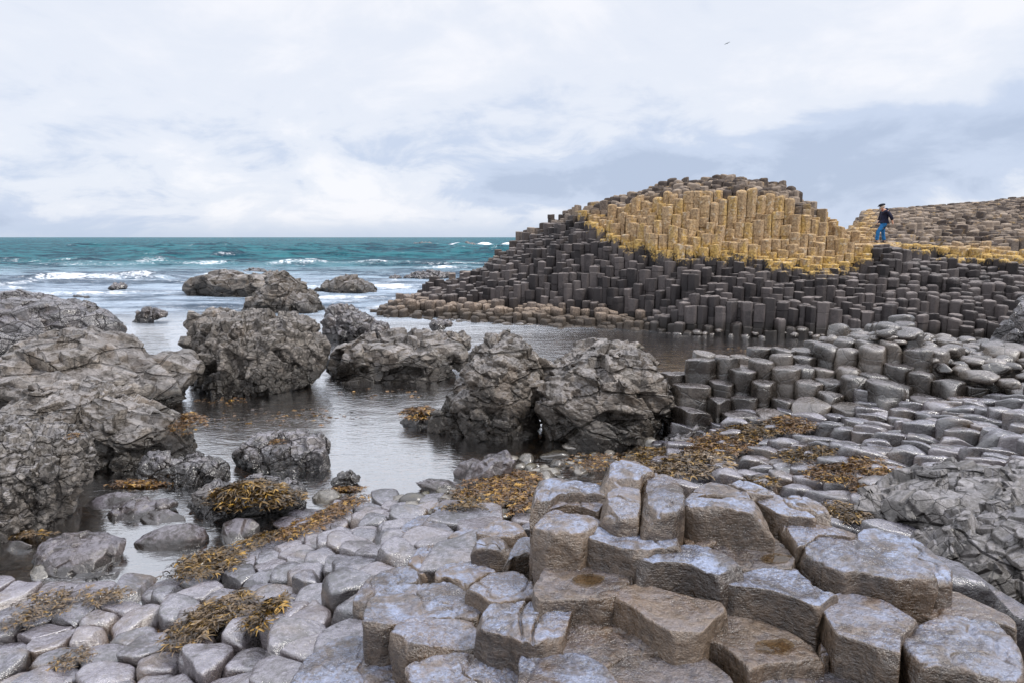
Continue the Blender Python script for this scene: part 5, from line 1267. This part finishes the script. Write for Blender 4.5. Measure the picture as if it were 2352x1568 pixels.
def addh(base, s):
    """four unequal fingers and a side thumb from the palm"""
    b0 = K[base]
    for f in range(4):
        yy = b0[1]+(f-1.5)*.017; K.append((b0[0]+.015*s, yy, b0[2]-.035, .010)); K.append((b0[0]-.004*s, yy, b0[2]-.07-.006*(f in (1, 2)), .008)); E.append((base, len(K)-2)); E.append((len(K)-2, len(K)-1))
    K.append((b0[0]-.03, b0[1], b0[2]-.03, .010)); E.append((base, len(K)-1))
addh(20, 1); addh(24, -1)
body = skin('body', K, E, M_SKIN, man)
def ellipsoid(name, c, r, mat, rot=0.0, cut=None, nn=20):
    th = np.linspace(0, 2*math.pi, nn, endpoint=False); ph = np.linspace(-89, 89, nn//2+2)*math.pi/180
    V = np.stack([np.cos(ph)[:, None]*np.cos(th), np.cos(ph)[:, None]*np.sin(th), np.sin(ph)[:, None]+0*th[None]], -1).reshape(-1, 3)
    if cut is not None: V[:, 2] = np.maximum(V[:, 2], cut)
    V *= np.array(r); ca, sa = math.cos(rot), math.sin(rot)
    V = np.stack([V[:, 0]*ca-V[:, 2]*sa, V[:, 1], V[:, 0]*sa+V[:, 2]*ca], 1)+np.array(c)
    pol = np.vstack([V[:nn].mean(0), V[-nn:].mean(0)]); n0 = len(V); V = np.vstack([V, pol]); j = np.arange(nn)
    F1 = np.stack([(j+1) % nn, j, np.full(nn, n0)], 1); F2 = np.stack([n0-nn+j, n0-nn+(j+1) % nn, np.full(nn, n0+1)], 1)
    return obj(name, mesh(name, V, [grid_faces(nn//2+2, nn, True), np.concatenate([F1, F2])], mat), man)
ellipsoid('nose', (-.215, 0, 1.555), (.025, .018, .022), M_SKIN, .3)
for sy in (-1, 1): ellipsoid('ear', (-.10, sy*.082, 1.575), (.022, .014, .034), M_SKIN)
for sy in (-1, 1): ellipsoid('eye', (-.188, sy*.033, 1.59), (.012, .014, .010), M_CAP)
ellipsoid('mouth', (-.190, 0, 1.515), (.014, .028, .007), M_SCARF)
ellipsoid('hair', (-.085, 0, 1.59), (.105, .098, .085), M_HAIR, .25)
ellipsoid('cap', (-.125, 0, 1.655), (.150, .115, .062), M_CAP, .22, -.35)
ellipsoid('cap_peak', (-.235, 0, 1.605), (.075, .085, .016), M_CAP, .35)
skin('jeans', [(.03,0,.95,.155),(.02,0,.88,.15),(-.06,-.10,.76,.108),(-.25,-.10,.50,.085),(-.27,-.10,.28,.078),(-.275,-.10,.09,.082),(.05,.10,.76,.105),(.07,.10,.48,.085),(.11,.10,.28,.08),(.15,.10,.09,.085)], [(0,1),(1,2),(2,3),(3,4),(4,5),(1,6),(6,7),(7,8),(8,9)], M_JEAN, man)
skin('jacket', [(.02,0,.90,.175),(.04,0,1.05,.185),(.03,0,1.25,.18),(.02,0,1.38,.125),(.04,0,1.45,.08),(.05,-.17,1.36,.09),(.19,-.25,1.14,.08),(.26,-.24,.99,.068),(.03,.17,1.36,.09),(-.02,.25,1.13,.078),(-.09,.24,.98,.065)], [(0,1),(1,2),(2,3),(3,4),(3,5),(5,6),(6,7),(3,8),(8,9),(9,10)], M_JACK, man, 1)
skin('hood', [(.06,-.08,1.46,.06),(.12,0,1.43,.085),(.06,.08,1.46,.06)], [(0,1),(1,2)], M_JACK, man, 1)
skin('collar', [(-.07,-.05,1.44,.03),(-.11,0,1.42,.03),(-.07,.05,1.44,.03)], [(0,1),(1,2)], M_SCARF, man, 1)
for px_, py2 in ((-.27, -.10), (.155, .10)):
    skin('shoe', [(px_+.04, py2, .05, .045), (px_-.03, py2, .045, .048), (px_-.13, py2, .035, .038)], [(0, 1), (1, 2)], M_SHOE, man)

# ------------------------------------------------------------------ 8. the gull
M_BIRD = plain('gull_plumage', (.22, .24, .26), .8)
bc = at_d(1671, 100, 118)
bird = bpy.data.objects.new('seagull', None); COL.objects.link(bird); bird.location = bc; bird.rotation_euler = (R(-8), R(-24), R(15))
tag(bird, 'single small grey gull gliding high in the sky above the mound', 'bird')
skin('body', [(0, -.22, 0, .03), (0, -.12, 0, .055), (0, .03, 0, .06), (0, .16, .0, .035), (0, .28, 0, .02, .05)], [(0, 1), (1, 2), (2, 3), (3, 4)], M_BIRD, bird, 2)
for s in (-1, 1):
    skin('wing', [(s*.03, -.02, .01, .03, .06), (s*.22, -.05, .05, .018, .06), (s*.42, .0, .03, .012, .045), (s*.60, .08, .0, .006, .02)], [(0, 1), (1, 2), (2, 3)], M_BIRD, bird)
# ------------------------------------------------------------------ labels of look-alikes: say what each lies beside
LM = [(390, 1235, 'the loaf-shaped stone'), (550, 1225, 'the upright pool stone'), (190, 1275, 'the cracked flat boulder'), (590, 1140, 'the mop of wrack'), (490, 1430, 'the spread of wrack'),
 (615, 1425, 'the upright wrack tuft'), (480, 1305, 'the wrack along the pool'), (700, 1215, 'the red-brown wrack'), (120, 1395, 'the thin left wrack'), (170, 1530, 'the gritty hollow'), (680, 1330, 'the foot of the slope'),
 (20, 1560, 'the bottom left corner'), (420, 1560, 'the bottom edge'), (860, 1470, 'the broad worn stone'), (920, 1400, 'the wide blue slab'), (900, 1220, 'the round-backed ridged stone'), (1050, 1190, 'the smooth domed stone'), (1080, 1330, 'the squat stone'),
 (1150, 1130, 'the orange wrack bed'), (1130, 1080, 'the purple veined stone'), (1300, 1050, 'the cobble heap'), (1140, 900, 'the peaked boulder'), (1410, 910, 'the layered boulder'), (1560, 1080, 'the grey-brown wrack heap'),
 (1630, 1035, 'the pinkish weed'), (1815, 985, 'the yellow wrack tuft'), (1850, 1055, 'the olive wrack'), (1945, 1090, 'the orange wrack band'), (2060, 775, 'the highest column stump'), (1640, 840, 'the pool corner'),
 (2150, 1130, 'the grey outcrop'), (2230, 900, 'the right-hand shelf'), (2330, 980, 'the right edge'), (1900, 880, 'the middle steps'), (2200, 820, 'the rubble'), (2330, 780, 'the leaning dark rock'),
 (1590, 1150, 'the tall peaked block'), (1900, 1180, 'the rounded brown hump'), (2025, 560, 'the walking man'), (1650, 410, 'the peak of the mound'), (1990, 530, 'the mound end pillar'), (1250, 520, 'the left shoulder'), (1500, 590, 'the lowest lichen'),
 (1700, 770, 'the brown pool'), (1450, 740, 'the brown apron'), (2150, 700, 'the far right wall'), (1350, 620, 'the dark left flank'), (1750, 610, 'the yellow band'), (1600, 500, 'the tallest yellow columns'), (1850, 520, 'the stepped right end')]
shared = {}
for o_ in list(COL.objects):
    if o_.parent is None and o_.get('group') and o_.get('label') and o_.type == 'MESH': shared.setdefault(o_['label'], []).append(o_)
for lab, os_ in shared.items():
    if len(os_) < 2: continue
    if os_[0].name.startswith('seaweed'): continue
    sub_ = {}
    for o_ in os_:
        d_ = o_.dimensions if False else Vector([max(c[i] for c in o_.bound_box)-min(c[i] for c in o_.bound_box) for i in range(3)])
        u_, v_ = proj(o_.location.x, o_.location.y, o_.location.z+d_.z)
        sz = max(d_.x, d_.y)
        k_ = min(LM, key=lambda l: (l[0]-u_)**2+1.6*(l[1]-v_)**2)
        du, dv = u_-k_[0], (v_-k_[1])*1.3
        rel = ('right of' if du > 0 else 'left of') if abs(du) > abs(dv) else ('in front of' if dv > 0 else 'behind')
        o_['_s'] = sz; o_['_u'] = u_
        sub_.setdefault((rel, k_[2]), []).append(o_)
    al = sorted(o_['_s'] for o_ in os_); a1, a2 = al[len(al)//3], al[2*len(al)//3]
    base = {'cobble': 'wet cobble', 'pebble': 'brown underwater stone', 'angular_rock': 'angular rock', 'flat_rock': 'pale flat rock', 'paving_stone': ('shingled grey stone' if 'shingled' in lab else 'lavender-grey paving stone'),
            'basalt_column': ('yellow-tan column' if 'yellow-tan' in lab else 'jointed column stump' if 'short jointed' in lab else 'dark basalt column')}
    for (rel, nm), oo in sub_.items():
        tiers = {}
        for o_ in oo: tiers.setdefault('small' if o_['_s'] < a1 else 'broad' if o_['_s'] > a2 else 'middling', []).append(o_)
        for tier, ot in tiers.items():
            for o_ in ot:
                b_ = base.get(o_.name.split('.')[0], 'stone')
                tt = {'small': 'slender', 'broad': 'thick', 'middling': 'middling'}[tier] if 'column' in b_ else tier
                o_['label'] = '%s %s %s %s' % (tt, b_, rel, nm)
    for o_ in os_: del o_['_s']
cores = {}
for o_ in COL.objects:
    if '_u' in o_: cores.setdefault(o_['label'], []).append(o_)
ORD = ['first', 'second', 'third', 'fourth', 'fifth', 'sixth', 'seventh', 'eighth', 'ninth', 'tenth', 'eleventh', 'twelfth', 'thirteenth', 'fourteenth', 'fifteenth', 'sixteenth', 'seventeenth', 'eighteenth', 'nineteenth', 'twentieth']
for lab, ot in cores.items():
    ot.sort(key=lambda o_: o_['_u'])
    for i_, o_ in enumerate(ot):
        if len(ot) == 2: o_['label'] = lab+(', left one', ', right one')[i_]
        elif len(ot) > 2: o_['label'] = lab+', %s from left' % ORD[min(i_, 19)]
        del o_['_u']
print('objects', len(bpy.data.objects))
